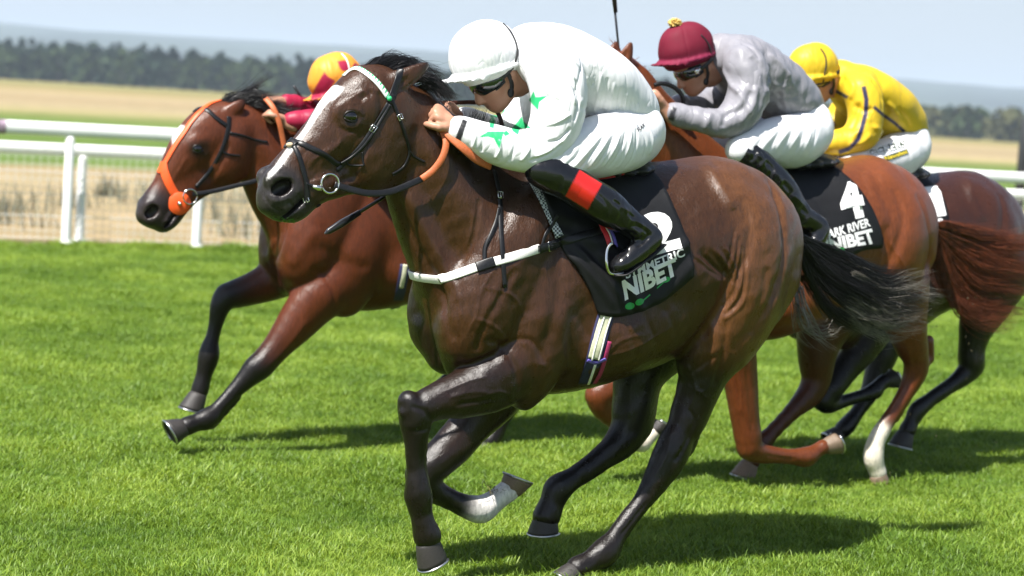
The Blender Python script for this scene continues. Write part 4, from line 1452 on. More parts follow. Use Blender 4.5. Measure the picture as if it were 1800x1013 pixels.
hoof('hoof', P(1320, 812, -.13), P(1310, 842, -.13), P(1292, 846, -.13) - P(1325, 836, -.13), T_H3, M_HOOF_PALE, M_SHOE, .052, .066, .014)
hoof('hoof', P(1448, 786, .15), P(1470, 773, .15), P(1482, 790, .15) - P(1465, 765, .15), T_H3, M_HOOF_PALE, M_SHOE, .044, .058, .014)
hoof('hoof', P(1150, 760, -.15), P(1160, 742, -.15), P(1180, 750, -.15) - P(1150, 738, -.15), T_H3, M_HOOF, M_SHOE, .044, .056, .014)

def rear_horse():
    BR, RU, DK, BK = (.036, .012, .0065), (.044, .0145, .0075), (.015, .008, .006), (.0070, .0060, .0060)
    HB = (.12, .036, .013)
    b = Body(H4, 0.010, 0.035)
    off = offset_of(H4, (1690, 298), (1250, 273))
    trunk(b, BR, RU, DK, (off[0], off[1]))
    b.chain([(1270, 195, 0, 38, .62, HB), (1310, 240, 0, 52, .5, BR), (1370, 300, 0, 72, .5, BR), (1440, 360, 0, 92, .55, BR)], k=0.045)
    # near hind
    b.chain([(1760, 470, .15, 61, .8, RU), (1735, 530, .15, 44.2, .85, DK), (1716, 575, .145, 28.2, .95, BK), (1708, 615, .14, 21.2, .95, BK), (1708, 638, .14, 20.2, .95, BK)], k=0.03)
    b.chain([(1712, 642, .135, 19.2, .95, BK), (1690, 664, .13, 16.2, .95, BK), (1662, 684, .13, 11.7, .9, BK), (1636, 702, .13, 11.7, .9, BK)], k=0.014)
    b.chain([(1634, 704, .13, 12.2, .9, BK), (1613, 721, .13, 15.7, .92, BK), (1602, 742, .13, 12.2, .95, BK), (1595, 757, .13, 15.2, 1, BK)], k=0.012)
    # far hind
    b.chain([(1660, 480, -.15, 57, .8, DK), (1600, 540, -.15, 42.2, .85, BK), (1562, 600, -.145, 27.2, .95, BK), (1546, 645, -.14, 22.2, .95, BK)], k=0.03)
    b.chain([(1544, 648, -.14, 22.2, .95, BK), (1532, 684, -.135, 17.2, .95, BK), (1508, 722, -.13, 11.7, .9, BK), (1488, 748, -.13, 14.2, .9, BK), (1478, 758, -.13, 13.2, 1, BK)], k=0.014)
    # near fore, folded
    b.chain([(1560, 530, .15, 44.2, .85, DK), (1525, 595, .15, 31.2, .9, DK), (1482, 655, .15, 22.2, .95, BK), (1452, 695, .15, 19.2, 1, BK)], k=0.03)
    b.chain([(1446, 704, .15, 19.2, 1, BK), (1460, 712, .15, 14.2, .95, BK), (1490, 703, .15, 10.7, .9, BK), (1518, 694, .15, 10.7, .9, BK)], k=0.014)
    b.chain([(1519, 694, .15, 11.2, .9, BK), (1536, 688, .15, 14.2, .92, BK), (1546, 677, .15, 10.7, .95, BK), (1556, 670, .15, 12.2, 1, BK)], k=0.012)
    # head
    b.chain([(1248, 205, 0, 34, .8, HB), (1232, 226, 0, 38, .76, HB), (1208, 256, 0, 35, .7, HB), (1186, 286, 0, 29, .66, HB), (1168, 312, 0, 24, .7, HB), (1154, 330, 0, 20, .95, DK)], k=0.03)
    b.chain([(1262, 215, .03, 28, .8, HB), (1252, 250, .036, 38, .52, HB), (1244, 275, .036, 26, .6, HB), (1206, 305, .026, 13, .8, HB), (1174, 336, .012, 12, 1.1, DK)], k=0.03, mir=True)
    b.chain([(1262, 178, .050, 12, .7, HB), (1272, 170, .060, 10, .6, HB), (1282, 162, .062, 4, .6, DK)], k=0.012, mir=True)
    b.mesh(3)
    b.start_disp()
    c = b.crease
    c([(1700, 310), (1708, 350), (1730, 390)], .008, .03)
    c([(1755, 340), (1765, 390), (1750, 440)], -.010, .024)
    b.noise_disp(.0022, 22, seed=6)
    b.end_disp()
    return b
HB4 = rear_horse()
T_H4 = thing('race_horse', 'nearly black bay horse at the rear under the yellow jockey', 'race horse', H4.m, 'horses racing on the turf')
HB4.make('body', M_COAT, T_H4)
eyes(HB4, T_H4, 1222, 240, .055, .021)
P = H4.P
hoof('hoof', P(1594, 758, .13), P(1587, 786, .13), P(1570, 794, .13) - P(1605, 780, .13), T_H4, M_HOOF, M_SHOE, .052, .066, .014)
hoof('hoof', P(1477, 759, -.13), P(1462, 778, -.13), P(1448, 778, -.13) - P(1480, 785, -.13), T_H4, M_HOOF, M_SHOE, .048, .060, .014)
hoof('hoof', P(1556, 670, .15), P(1572, 660, .15), P(1585, 674, .15) - P(1568, 650, .15), T_H4, M_HOOF, M_SHOE, .044, .056, .014)

# ------------------------------------------------------------------ manes and tails
def gp(fr, L):
    return [fr.P(*p) for p in L]
# leader
hair('tail', M_MANE, T_H1, [gp(H1, [(1404, 420, 0), (1440, 432, 0), (1490, 455, .02), (1560, 482, .04), (1640, 498, .05)]),
                            gp(H1, [(1406, 428, 0), (1436, 458, 0), (1490, 495, .03), (1560, 525, .04), (1635, 525, .05)]),
                            gp(H1, [(1406, 434, 0), (1430, 480, 0), (1478, 530, .02), (1545, 562, .02), (1615, 565, .02)]),
                            gp(H1, [(1404, 440, 0), (1420, 490, 0), (1448, 545, -.02), (1500, 578, -.03), (1585, 585, -.03)])], 1900, .0011, .014, 1, 14, wave=.014)
hair('tail_fringe', M_TAIL_GREY, T_H1, [gp(H1, [(1500, 470, .03), (1560, 500, .05), (1600, 500, .06), (1645, 498, .06)]),
                                    gp(H1, [(1490, 500, .03), (1545, 530, .05), (1600, 540, .05), (1640, 528, .06)]),
                                    gp(H1, [(1490, 535, .02), (1540, 562, .03), (1590, 572, .03), (1625, 560, .03)]),
                                    gp(H1, [(1480, 555, .0), (1520, 580, .0), (1560, 590, .0), (1600, 588, .0)])], 700, .0009, .013, 2, 12, wave=.02, spread=1.8)
hair('tail_fringe', M_TAIL_GREY, T_H1, [gp(H1, [(1402, 500, .0), (1412, 540, .03), (1432, 572, .05), (1470, 588, .06), (1492, 588, .06)]),
                                    gp(H1, [(1398, 520, .0), (1402, 556, .03), (1415, 585, .05), (1440, 600, .06), (1470, 598, .06)])], 60, .0015, .010, 3, 12, wave=.03)
hair('mane', M_MANE, T_H1, [gp(H1, [(640, 122, .02), (668, 106, .0), (705, 100, -.02), (740, 112, -.03)]),
                            gp(H1, [(660, 126, .0), (700, 108, -.01), (740, 122, -.01), (775, 140, 0)]),
                            gp(H1, [(690, 132, .0), (728, 126, .02), (768, 150, .04), (805, 178, .05)]),
                            gp(H1, [(715, 150, .0), (742, 140, .03), (775, 160, .06), (800, 184, .08)]),
                            gp(H1, [(738, 165, .0), (760, 155, .04), (780, 172, .07), (792, 186, .09)])], 1000, .0011, .008, 4, 10, wave=.012)
hair('mane', M_MANE, T_H1, [gp(H1, [(822, 235, .0), (826, 215, .01), (834, 196, .0)]),
                            gp(H1, [(845, 246, .0), (848, 222, .01), (856, 200, .0)]),
                            gp(H1, [(868, 262, .0), (874, 236, .01), (880, 215, .0)]),
                            gp(H1, [(885, 275, .0), (898, 250, .01), (905, 232, .0)])], 320, .0012, .012, 5, 7, wave=.006)
# left horse
hair('mane', M_MANE, T_H2, [gp(H2, [(372, 188, .02), (395, 176, .0), (425, 163, -.02), (462, 146, -.04)]),
                            gp(H2, [(392, 186, .0), (425, 172, .0), (455, 160, .0), (484, 155, .0)]),
                            gp(H2, [(410, 184, .0), (445, 172, .02), (470, 172, .03), (484, 178, .03)]),
                            gp(H2, [(440, 196, .0), (458, 182, .03), (478, 188, .05), (492, 205, .06)]),
                            gp(H2, [(470, 212, .0), (490, 198, .03), (510, 205, .05), (524, 220, .06)]),
                            gp(H2, [(505, 235, .0), (525, 222, .03), (540, 232, .05), (555, 245, .06)])], 1400, .0014, .013, 6, 10, wave=.016)
hair('tail', M_MANE, T_H2, [gp(H2, [(1060, 380, 0), (1090, 400, 0), (1130, 430, 0), (1190, 450, 0)]), gp(H2, [(1060, 390, 0), (1080, 430, 0), (1110, 470, 0), (1170, 500, 0)])], 160, .002, .014, 7, 8)
# chestnut
hair('tail', M_CHES_HAIR, T_H3, [gp(H3, [(1648, 395, 0), (1690, 398, 0), (1750, 410, .02), (1850, 400, .04)]),
                                 gp(H3, [(1650, 405, 0), (1692, 430, 0), (1750, 455, .02), (1850, 450, .04)]),
                                 gp(H3, [(1650, 415, 0), (1685, 460, 0), (1740, 490, .02), (1845, 500, .04)]),
                                 gp(H3, [(1650, 425, 0), (1678, 495, 0), (1730, 530, .02), (1830, 540, .04)]),
                                 gp(H3, [(1648, 440, 0), (1664, 515, 0), (1700, 560, .02), (1790, 575, .02)])], 2000, .0014, .018, 8, 12, wave=.02, spread=1.5)
hair('mane', M_CHES_HAIR, T_H3, [gp(H3, [(1080, 108, 0), (1070, 85, 0), (1062, 78, 0)]), gp(H3, [(1100, 118, 0), (1098, 95, 0), (1085, 80, 0)]), gp(H3, [(1150, 165, 0), (1165, 160, 0), (1180, 175, 0)])], 90, .002, .010, 9, 7)
# rear horse
hair('tail', M_MANE, T_H4, [gp(H4, [(1832, 400, 0), (1870, 410, 0), (1930, 430, 0)]), gp(H4, [(1832, 410, 0), (1860, 450, 0), (1920, 490, 0)])], 120, .002, .014, 10, 8)
hair('mane', M_MANE, T_H4, [gp(H4, [(1255, 172, 0), (1285, 172, 0), (1310, 190, 0)]), gp(H4, [(1300, 200, 0), (1330, 205, 0), (1350, 225, 0)])], 110, .002, .010, 11, 7)

# ================================================================== saddle cloths, saddles, bridles and girths
M_LEATHER = mat('black_leather', (.008, .008, .009), .36, spec=.35, var=.3, nscale=60, bump=.25)
M_BROWN_L = mat('brown_leather', (.055, .016, .009), .4, var=.3, nscale=60, bump=.25)
M_ORANGE = mat('orange_rubber', (.46, .115, .036), .55, var=.15, nscale=120, bump=.5)
M_BRIGHT_ORANGE = mat('bright_orange_strap', (.80, .095, .012), .5, var=.1, nscale=60)
M_WHITE_WEB = mat('white_webbing', (.78, .76, .72), .6, var=.08, nscale=200, bump=.4)
M_STEEL = mat('polished_steel', (.70, .69, .66), .18, metal=1, var=.05)
M_CLOTH = mat('black_nylon', (.0075, .0075, .0085), .55, spec=.28, var=.3, nscale=14, bump=.35, bdist=.006)
M_PRINT = mat('white_print', (.80, .80, .79), .5, var=.04, nscale=10)
M_GREEN_P = mat('green_print', (.015, .30, .055), .5, var=.1)
M_GREEN = mat('green_trim', (.03, .42, .16), .5, var=.1)
M_NAVY = mat('navy_webbing', (.020, .020, .075), .6, var=.2, nscale=100)
M_MAGENTA = mat('magenta_webbing', (.30, .02, .09), .6, var=.2, nscale=100)
M_PURPLE = mat('purple_webbing', (.12, .09, .42), .5, var=.2, nscale=100)
M_OLIVE = mat('cream_girth', (.52, .52, .36), .6, var=.15, nscale=80, bump=.3)
M_RED = mat('red_webbing', (.55, .02, .03), .5, var=.2, nscale=100)
M_TAN = mat('sheepskin', (.50, .38, .25), .9, var=.3, nscale=90, bump=.8)

def resample(L, n):
    A = cr(L, 8)
    d = np.concatenate([[0], np.cumsum(np.linalg.norm(np.diff(A, axis=0), axis=1))])
    t = np.linspace(0, d[-1], n)
    return np.stack([np.interp(t, d, A[:, k]) for k in range(A.shape[1])], 1)

class Cloth:
    """a number cloth lying over the back, hanging the same on both sides"""
    def __init__(s, b, top, rear, bottom, front, nu=40, nv=34, off=.013, folds=None, seed=0):
        s.b, s.f = b, b.f
        T, B, Fr, Re = resample(top, nu), resample(bottom, nu), resample(front, nv), resample(rear, nv)
        G = np.zeros((nv, nu, 3)); NN = np.zeros((nv, nu, 3))
        for j in range(nv):
            v = j / (nv - 1)
            for i in range(nu):
                u = i / (nu - 1)
                p = (1 - v) * T[i] + v * B[i] + (1 - u) * Fr[j] + u * Re[j] - ((1 - u) * (1 - v) * T[0] + u * (1 - v) * T[-1] + (1 - u) * v * B[0] + u * v * B[-1])
                P, N = b.pts([(p[0], p[1])])
                G[j, i] = P[0]; NN[j, i] = N[0]
        # rows that carry it over the spine
        rows, nrm = [], []
        for k in (0.0, .35, .7):
            r, n_ = [], []
            for i in range(nu):
                q = G[0, i]
                h = b.bvh.ray_cast(Vector((q[0], q[1] * k, 2.6)), Vector((0, 0, -1)))
                z = h[0].z if h[0] is not None else q[2]
                r.append((q[0], q[1] * k, max(z, q[2]))); n_.append((0, k * .5, 1))
            rows.append(r); nrm.append(n_)
        G = np.concatenate([np.array(rows), G]); NN = np.concatenate([np.array(nrm, float), NN])
        # soften, then stand it off the skin with a few slack folds
        for it in range(6):
            H_ = G.copy()
            H_[1:-1, 1:-1] = (G[:-2, 1:-1] + G[2:, 1:-1] + G[1:-1, :-2] + G[1:-1, 2:]) / 4
            G = H_
            M_ = NN.copy()
            M_[1:-1, 1:-1] = (NN[:-2, 1:-1] + NN[2:, 1:-1] + NN[1:-1, :-2] + NN[1:-1, 2:]) / 4
            NN = M_
        NN /= np.linalg.norm(NN, axis=2, keepdims=True)
        m = G.shape[0]
        W = np.full((m, nu), off)
        rg = np.random.default_rng(seed)
        U, Vv = np.meshgrid(np.linspace(0, 1, nu), np.linspace(0, 1, m))
        for i in range(8):
            a = rg.normal(size=2) * (7, 9)
            W += .0011 * np.sin(U * a[0] + Vv * a[1] + rg.uniform(0, 6.28)) * (Vv > .15)
        for (u0, v0, u1, v1, amp, wd) in (folds or []):
            A = np.array((u0, v0)); D = np.array((u1 - u0, v1 - v0))
            X = np.stack([U, Vv], -1) - A
            t = np.clip((X @ D) / (D @ D), 0, 1)
            d = np.linalg.norm(X - t[..., None] * D, axis=2)
            W += amp * np.exp(-(d / wd) ** 2)
        outer = G + NN * W[..., None]
        inner = G + NN * .003
        s.m, s.nu = m, nu
        V = np.concatenate([outer.reshape(-1, 3), inner.reshape(-1, 3)])
        F = []
        k0 = m * nu
        for j in range(m - 1):
            for i in range(nu - 1):
                a = j * nu + i
                F.append((a, a + nu, a + nu + 1, a + 1))
        for i in range(nu - 1):
            a = (m - 1) * nu + i
            F.append((a, a + k0, a + k0 + 1, a + 1))
        for j in range(m - 1):
            a = j * nu
            F.append((a, a + k0, a + k0 + nu, a + nu))
            a = j * nu + nu - 1
            F.append((a + nu, a + nu + k0, a + k0, a))
        n0 = len(V)
        V2 = V * np.array((1, -1, 1))
        s.V = np.concatenate([V, V2])
        s.F = F + [tuple(i + n0 for i in f[::-1]) for f in F]
        s.bvh = BVHTree.FromPolygons([Vector(v) for v in s.V], s.F)
        s.px = None
    hit, pts = Body.hit, Body.pts
    def decal(s, name, m, parent, outline=None, quad=None, text=None, bold=.03, off=.0022, step=4, shear=0):
        if text:
            V, F, (w, h) = text_fill(text, .16, bold, shear)
            mp = quad_map(quad, w, h)
            px = [mp(u, v) for u, v in V]
        else:
            V, F = poly_fill(outline, step)
            px = V
        P, N = s.pts([tuple(p) for p in px], off)
        me = mesh_data(name, [tuple(p) for p in P], F, m, True)
        # face outwards
        return obj(name, me, parent)

def ell(cx, cy, rx, ry, rot=0, n=18):
    c, s_ = math.cos(R(rot)), math.sin(R(rot))
    return [(cx + rx * math.cos(a) * c - ry * math.sin(a) * s_, cy + rx * math.cos(a) * s_ + ry * math.sin(a) * c) for a in [2 * math.pi * k / n for k in range(n)]]

# ---- number 2
C1 = Cloth(HB1, [(945, 318), (1040, 308), (1132, 292)], [(1132, 292), (1160, 322), (1190, 384), (1210, 440), (1217, 486)],
           [(1050, 552), (1080, 558), (1115, 551), (1165, 529), (1217, 486)], [(945, 318), (962, 370), (984, 432), (1014, 474), (1036, 512), (1050, 552)],
           folds=[(.30, .62, .42, 1.0, .018, .045), (.12, .55, .30, .95, .015, .045), (.20, .6, .34, 1.0, -.006, .03), (.05, .62, .16, .9, .012, .04), (.55, .80, 1.0, .74, .010, .035), (.2, .45, .45, .55, .010, .04), (.05, .3, .3, .42, .008, .04), (.02, .42, .28, .52, .008, .03), (.5, .9, .98, .82, -.006, .03), (.6, .98, 1, .92, .008, .03)], seed=1)
T_C1 = thing('saddle_cloth', 'black number 2 saddle cloth under the white jockey on the front horse', 'saddle cloth', H1.m, 'numbered saddle cloths')
obj('cloth', mesh_data('cloth', C1.V, C1.F, M_CLOTH), T_C1)
C1.decal('number', M_PRINT, T_C1, text='2', quad=[(1130, 455), (1199, 436), (1180, 366), (1118, 380)], bold=.05)
C1.decal('horse_name', M_PRINT, T_C1, text='SYMMETRIC', quad=[(1100, 491), (1204, 450), (1200, 436), (1098, 477)], bold=.025)
C1.decal('sponsor_name', M_PRINT, T_C1, text='NIBET', quad=[(1098, 529), (1193, 482), (1186, 453), (1093, 494)], bold=.045)
for e_ in (ell(1107, 538, 8.5, 6, -15), ell(1124, 531, 7.5, 5.5, -25), ell(1171, 492, 7.5, 4.5, -25)):
    C1.decal('green_dot', M_GREEN_P, T_C1, outline=e_)
C1.decal('green_stroke', M_GREEN_P, T_C1, outline=[(1130, 527), (1142, 517), (1143, 519), (1131, 529)])
C1.decal('green_stroke', M_GREEN_P, T_C1, outline=[(1154, 506), (1166, 495), (1167, 497), (1155, 508)])
# ---- number 4
C3 = Cloth(HB3, [(1330, 296), (1390, 292), (1452, 285)], [(1452, 285), (1498, 322), (1533, 372), (1549, 420), (1547, 436)],
           [(1398, 430), (1440, 450), (1480, 452), (1512, 440), (1547, 436)], [(1330, 296), (1345, 330), (1365, 380), (1398, 430)], nu=30, nv=24,
           folds=[(.2, .6, .7, 1, .008, .06), (.3, .1, .45, .6, .008, .04)], seed=2)
T_C3 = thing('saddle_cloth', 'black number 4 saddle cloth on the chestnut horse', 'saddle cloth', H3.m, 'numbered saddle cloths')
obj('cloth', mesh_data('cloth', C3.V, C3.F, M_CLOTH), T_C3)
C3.decal('number', M_PRINT, T_C3, text='4', quad=[(1482, 390), (1524, 381), (1506, 309), (1468, 318)], bold=.055, off=.004)
C3.decal('horse_name', M_PRINT, T_C3, text='DARK RIVER', quad=[(1446, 424), (1530, 398), (1526, 383), (1444, 408)], bold=.03, off=.004)
C3.decal('sponsor_name', M_PRINT, T_C3, text='UNIBET', quad=[(1438, 444), (1540, 428), (1531, 402), (1436, 426)], bold=.045, off=.004)
for e_ in (ell(1470, 444, 5, 6), ell(1479, 440, 5, 6)):
    C3.decal('green_dot', M_GREEN_P, T_C3, outline=e_, off=.005)
# ---- number 1
C4 = Cloth(HB4, [(1480, 312), (1540, 310), (1600, 306)], [(1600, 306), (1642, 328), (1660, 358), (1667, 392), (1664, 402)],
           [(1540, 420), (1580, 425), (1620, 416), (1664, 402)], [(1480, 312), (1500, 350), (1520, 390), (1540, 420)], nu=26, nv=20, seed=3)
T_C4 = thing('saddle_cloth', 'black number 1 saddle cloth on the dark horse at the rear', 'saddle cloth', H4.m, 'numbered saddle cloths')
obj('cloth', mesh_data('cloth', C4.V, C4.F, M_CLOTH), T_C4)
C4.decal('number', M_PRINT, T_C4, text='1', quad=[(1634, 384), (1663, 379), (1650, 324), (1624, 330)], bold=.03, off=.004)
C4.decal('horse_name', M_PRINT, T_C4, text='ER', quad=[(1640, 399), (1662, 394), (1659, 383), (1637, 388)], bold=.03, off=.004)

# ---- racing saddles
def saddle(b, label, m, front, seat, rear, parent_frame):
    t = thing('racing_saddle', label, 'saddle', parent_frame.m, 'racing saddles')
    s = Body(parent_frame, .010, .03)
    c = (.02, .02, .022)
    s.chain([(*front, 0, 14, 3.0, c), (*seat, 0, 10, 6.0, c), (*rear, 0, 13, 5.0, c)], k=.02)
    s.mesh(2)
    s.make('seat', m, t)
    return t
M_SEAT = coat_mat('saddle_leather', .35, .5, .2)
M_PIPE = mat('red_piping', (.45, .012, .015), .5)
T_S1 = saddle(HB1, 'small black racing saddle under the white jockey', M_SEAT, (985, 296), (1050, 303), (1115, 294), H1)
saddle(HB3, 'small black racing saddle under the jockey in grey silks', M_SEAT, (1330, 283), (1380, 288), (1435, 281), H3)
saddle(HB4, 'small black racing saddle under the yellow jockey', M_SEAT, (1500, 303), (1545, 306), (1592, 303), H4)
saddle(HB2, 'small black racing saddle on the left bay horse', M_SEAT, (690, 245), (740, 252), (790, 248), H2)

class OnCloth:
    """try the cloth first, then the horse"""
    def __init__(s, *bs): s.bs, s.f = bs, bs[0].f
    def hit(s, px, py):
        hs = [b.hit(px, py) for b in s.bs]
        ok = [h for h in hs if h[0] is not None]
        return min(ok, key=lambda h: h[3]) if ok else hs[0]
    @property
    def bvh(s): return s.bs[-1].bvh
    pts, strap = Body.pts, Body.strap
OC1 = OnCloth(C1, HB1)
mb = MB(); OC1.strap(mb, [(1040, 316), (1070, 313), (1100, 306), (1136, 293)], .011, .004, off=.004); mb.make('red_piping', M_PIPE, T_S1)
# stirrup and leather on the near side, girth, surcingle
mb = MB(); OC1.strap(mb, [(1052, 380), (1058, 398), (1066, 415), (1073, 432)], .026, .004, off=.006)
sl = mb.make('stirrup_leather', M_RED, T_S1)
mb = MB(); OC1.strap(mb, [(1062, 384), (1068, 400), (1076, 417), (1082, 434)], .012, .004, off=.011); mb.make('stripe', M_PURPLE, sl)
mb = MB(); OC1.strap(mb, [(1057, 386), (1062, 400), (1070, 416), (1076, 432)], .005, .004, off=.012); mb.make('stripe', M_WHITE_WEB, sl)
mb = MB()
SL = .335
mb.tube(spline([H1.P(*p) for p in ((1074, 428, SL), (1067, 440, SL), (1066, 462, SL + .01), (1072, 480, SL + .01), (1090, 481, SL + .01), (1106, 478, SL + .01))], 6), .0062, 8)
mb.tube(spline([H1.P(*p) for p in ((1074, 428, SL), (1088, 440, SL - .07), (1094, 462, SL - .09), (1094, 476, SL - .09), (1100, 478, SL - .04), (1106, 478, SL + .01))], 6), .0062, 8)
mb.make('stirrup', M_STEEL, T_S1)
OG = OnCloth(HB1)
mb = MB(); OG.strap(mb, [(1069, 540), (1060, 570), (1051, 605), (1042, 640), (1030, 674)], .062, .003, off=.001); gi = mb.make('girth', M_NAVY, T_S1)
mb = MB(); OG.strap(mb, [(1068, 540), (1059, 570), (1049, 605), (1042, 630)], .038, .003, off=.004); mb.make('girth_strap', M_OLIVE, gi)
mb = MB(); OG.strap(mb, [(1065, 545), (1056, 575), (1047, 608), (1040, 632)], .006, .003, off=.007); mb.make('stitching', M_WHITE_WEB, gi)
mb = MB(); OG.strap(mb, [(1077, 545), (1066, 580), (1058, 610), (1052, 632)], .006, .003, off=.007); mb.make('stitching', M_WHITE_WEB, gi)
mb = MB(); OG.strap(mb, [(1071, 600), (1063, 630), (1055, 655), (1045, 672)], .016, .003, off=.004); mb.make('stripe', M_MAGENTA, gi)
mb = MB(); OG.strap(mb, [(1046, 640), (1040, 658), (1034, 674)], .010, .003, off=.004); mb.make('stripe', M_WHITE_WEB, gi)
mb = MB(); OG.strap(mb, [(1032, 632), (1048, 636), (1064, 629)], .014, .004, off=.006); mb.make('keeper', M_PURPLE, gi)
# chequered strap in front of the cloth
M_CHECK, nt_, bs_ = nodes_of('chequered_webbing')
ck = nt_.nodes.new('ShaderNodeTexChecker'); ck.inputs['Scale'].default_value = 130
ck.inputs['Color1'].default_value = (.55, .57, .62, 1); ck.inputs['Color2'].default_value = (.03, .035, .06, 1)
tc_ = nt_.nodes.new('ShaderNodeTexCoord'); nt_.links.new(tc_.outputs['Object'], ck.inputs['Vector']); nt_.links.new(ck.outputs[0], bs_.inputs['Base Color'])
bs_.inputs['Roughness'].default_value = .6
mb = MB(); OC1.strap(mb, [(936, 318), (950, 345), (965, 380), (983, 416)], .032, .004, off=.004); mb.make('chequered_strap', M_CHECK, T_S1)

# ---- breast girth
T_BG = thing('breast_girth', 'white breast girth strapped across the front horse', 'harness', H1.m)
mb = MB()
P_, N_ = HB1.pts([(775, 490), (800, 484), (850, 466), (900, 452), (947, 437)])
fp, fn = [], []
for (p, n) in reversed(list(zip(P_[:2], N_[:2]))):
    fp.append(Vector((p.x, -p.y, p.z))); fn.append(Vector((n.x, -n.y, n.z)))
for l_ in (-.11, -.06, 0, .06, .11):
    h_ = HB1.bvh.ray_cast(Vector((3, l_, P_[0].z - .004)), Vector((-1, 0, 0)))
    if h_[0] is not None:
        fp.append(h_[0]); fn.append(h_[1])
P_ = fp + P_; N_ = fn + N_
N2_ = spline(N_, 6); P2_ = [p + n * .002 for p, n in zip(spline(P_, 6), N2_)]
mb.ribbon(P2_, N2_, .034, .006)
mb.make('white_band', M_WHITE_WEB, T_BG)
mb = MB(); OC1.strap(mb, [(944, 438), (985, 427), (1020, 416), (1056, 404)], .030, .004, off=.004); mb.make('black_band', M_LEATHER, T_BG)
def buckle(b, parent, px, py, dx, dy, w=.03, h=.024):
    P, N = b.pts([(px, py), (px + dx, py + dy)], .008)
    t = (P[1] - P[0]).normalized(); n = N[0]; s_ = n.cross(t)
    c = P[0]
    mb = MB()
    mb.tube([c + t * (w / 2) + s_ * (h / 2), c - t * (w / 2) + s_ * (h / 2), c - t * (w / 2) - s_ * (h / 2), c + t * (w / 2) - s_ * (h / 2)], .0022, 6, closed=True)
    mb.tube([c - t * (w / 2), c + t * (w / 2) + n * .002], .0018, 5)
    return mb.make('buckle', M_STEEL, parent)
buckle(OC1, T_BG, 968, 432, 12, -4, .042, .034)
mb = MB(); OC1.strap(mb, [(838, 471), (854, 465), (869, 460)], .038, .004, off=.008); mb.make('keeper', M_LEATHER, T_BG)
buckle(OC1, T_BG, 858, 463, 10, -4, .03, .026)
mb = MB(); OC1.strap(mb, [(946, 438), (958, 434), (976, 428), (984, 425)], .034, .004, off=.009); mb.make('keeper', M_LEATHER, T_BG)
mb = MB(); HB1.strap(mb, [(868, 300), (873, 322), (878, 352), (880, 400), (883, 450), (886, 506)], .017, .004, off=.004); mb.make('neck_strap', M_LEATHER, T_BG)
mb = MB(); HB1.strap(mb, [(877, 366), (872, 390), (862, 415), (853, 436), (852, 462)], .015, .004, off=.004); mb.make('neck_strap', M_LEATHER, T_BG)
buckle(HB1, T_BG, 878, 344, 1, 12, .026, .022)
mb = MB(); OC1.strap(mb, [(978, 378), (968, 396), (957, 412), (949, 436)], .014, .004, off=.008); mb.make('loop_strap', M_LEATHER, T_BG)

# ---- the leader's bridle
T_B1 = thing('bridle', 'black bridle with a green and white browband on the front horse', 'bridle', H1.m, 'racing bridles')
def strap1(name, L, w, m=M_LEATHER, th=.004, off=.001, par=None, b=HB1, n=6):
    mb = MB(); b.strap(mb, L, w, th, n, off); return mb.make(name, m, par or T_B1)
BB = [(600, 128), (612, 121), (628, 121), (646, 131), (665, 148), (681, 170)]
bb = strap1('browband', BB, .021, M_PRINT)
P_, N_ = HB1.pts(BB, .006)
P2, N2 = spline(P_, 8), spline(N_, 8)
mbg = MB()
for i in range(0, len(P2) - 1, 2):
    t = (P2[i + 1] - P2[i]); s_ = t.normalized().cross(N2[i])
    a, c = P2[i], P2[i + 1]
    k = len(mbg.V)
    mbg.add([a - s_ * .010, c - s_ * .010, c + s_ * .004, a - s_ * .010 - N2[i] * .003, c - s_ * .010 - N2[i] * .003, c + s_ * .004 - N2[i] * .003], [(0, 1, 2), (3, 5, 4), (0, 3, 4, 1), (1, 4, 5, 2), (2, 5, 3, 0)])
mbg.make('green_check', M_GREEN, bb, False, kind='stuff')
mb = MB(); mb.ball(HB1.pts([(683, 174)], .008)[0][0], .010, n=10, m=6); mb.make('rosette', M_GREEN, bb)
strap1('headpiece', [(704, 122), (699, 140), (692, 160), (684, 182)], .026)
strap1('cheekpiece', [(692, 166), (680, 187), (664, 212), (648, 238), (630, 262), (610, 282), (592, 300)], .017)
strap1('cheekpiece', [(686, 184), (672, 208), (656, 234), (638, 258), (618, 276), (598, 288)], .012, th=.005, off=.003)
strap1('throat_lash', [(688, 176), (698, 198), (706, 220), (714, 244), (720, 268), (712, 290), (702, 300), (690, 307)], .014)
strap1('throat_lash_end', [(719, 266), (728, 275), (738, 281), (746, 285)], .010)
strap1('cross_noseband', [(497, 257), (511, 249), (528, 252), (548, 261), (570, 272), (590, 287), (604, 290)], .020)
strap1('cross_noseband', [(503, 250), (514, 254), (524, 272), (531, 296), (537, 322), (540, 346), (540, 360)], .018, th=.005, off=.003)
strap1('cross_noseband', [(505, 243), (513, 250), (520, 256)], .026, th=.006, off=.004)
buckle(HB1, T_B1, 539, 350, 0, 8, .022, .02)
buckle(HB1, T_B1, 655, 226, -8, 12, .024, .02)
buckle(HB1, T_B1, 702, 206, 3, 8, .02, .018)
buckle(HB1, T_B1, 648, 341, 10, -1, .005, .03)
mb = MB(); c_ = HB1.pts([(511, 256)], .004)[0][0]; mb.ball(c_, .013, (1.3, 1, .7), 10, 6); mb.make('nose_pad', M_TAN, T_B1)
strap1('keeper_end', [(606, 278), (610, 288), (622, 291), (640, 291)], .007)
strap1('keeper_end', [(637, 268), (637, 280), (640, 291)], .007)
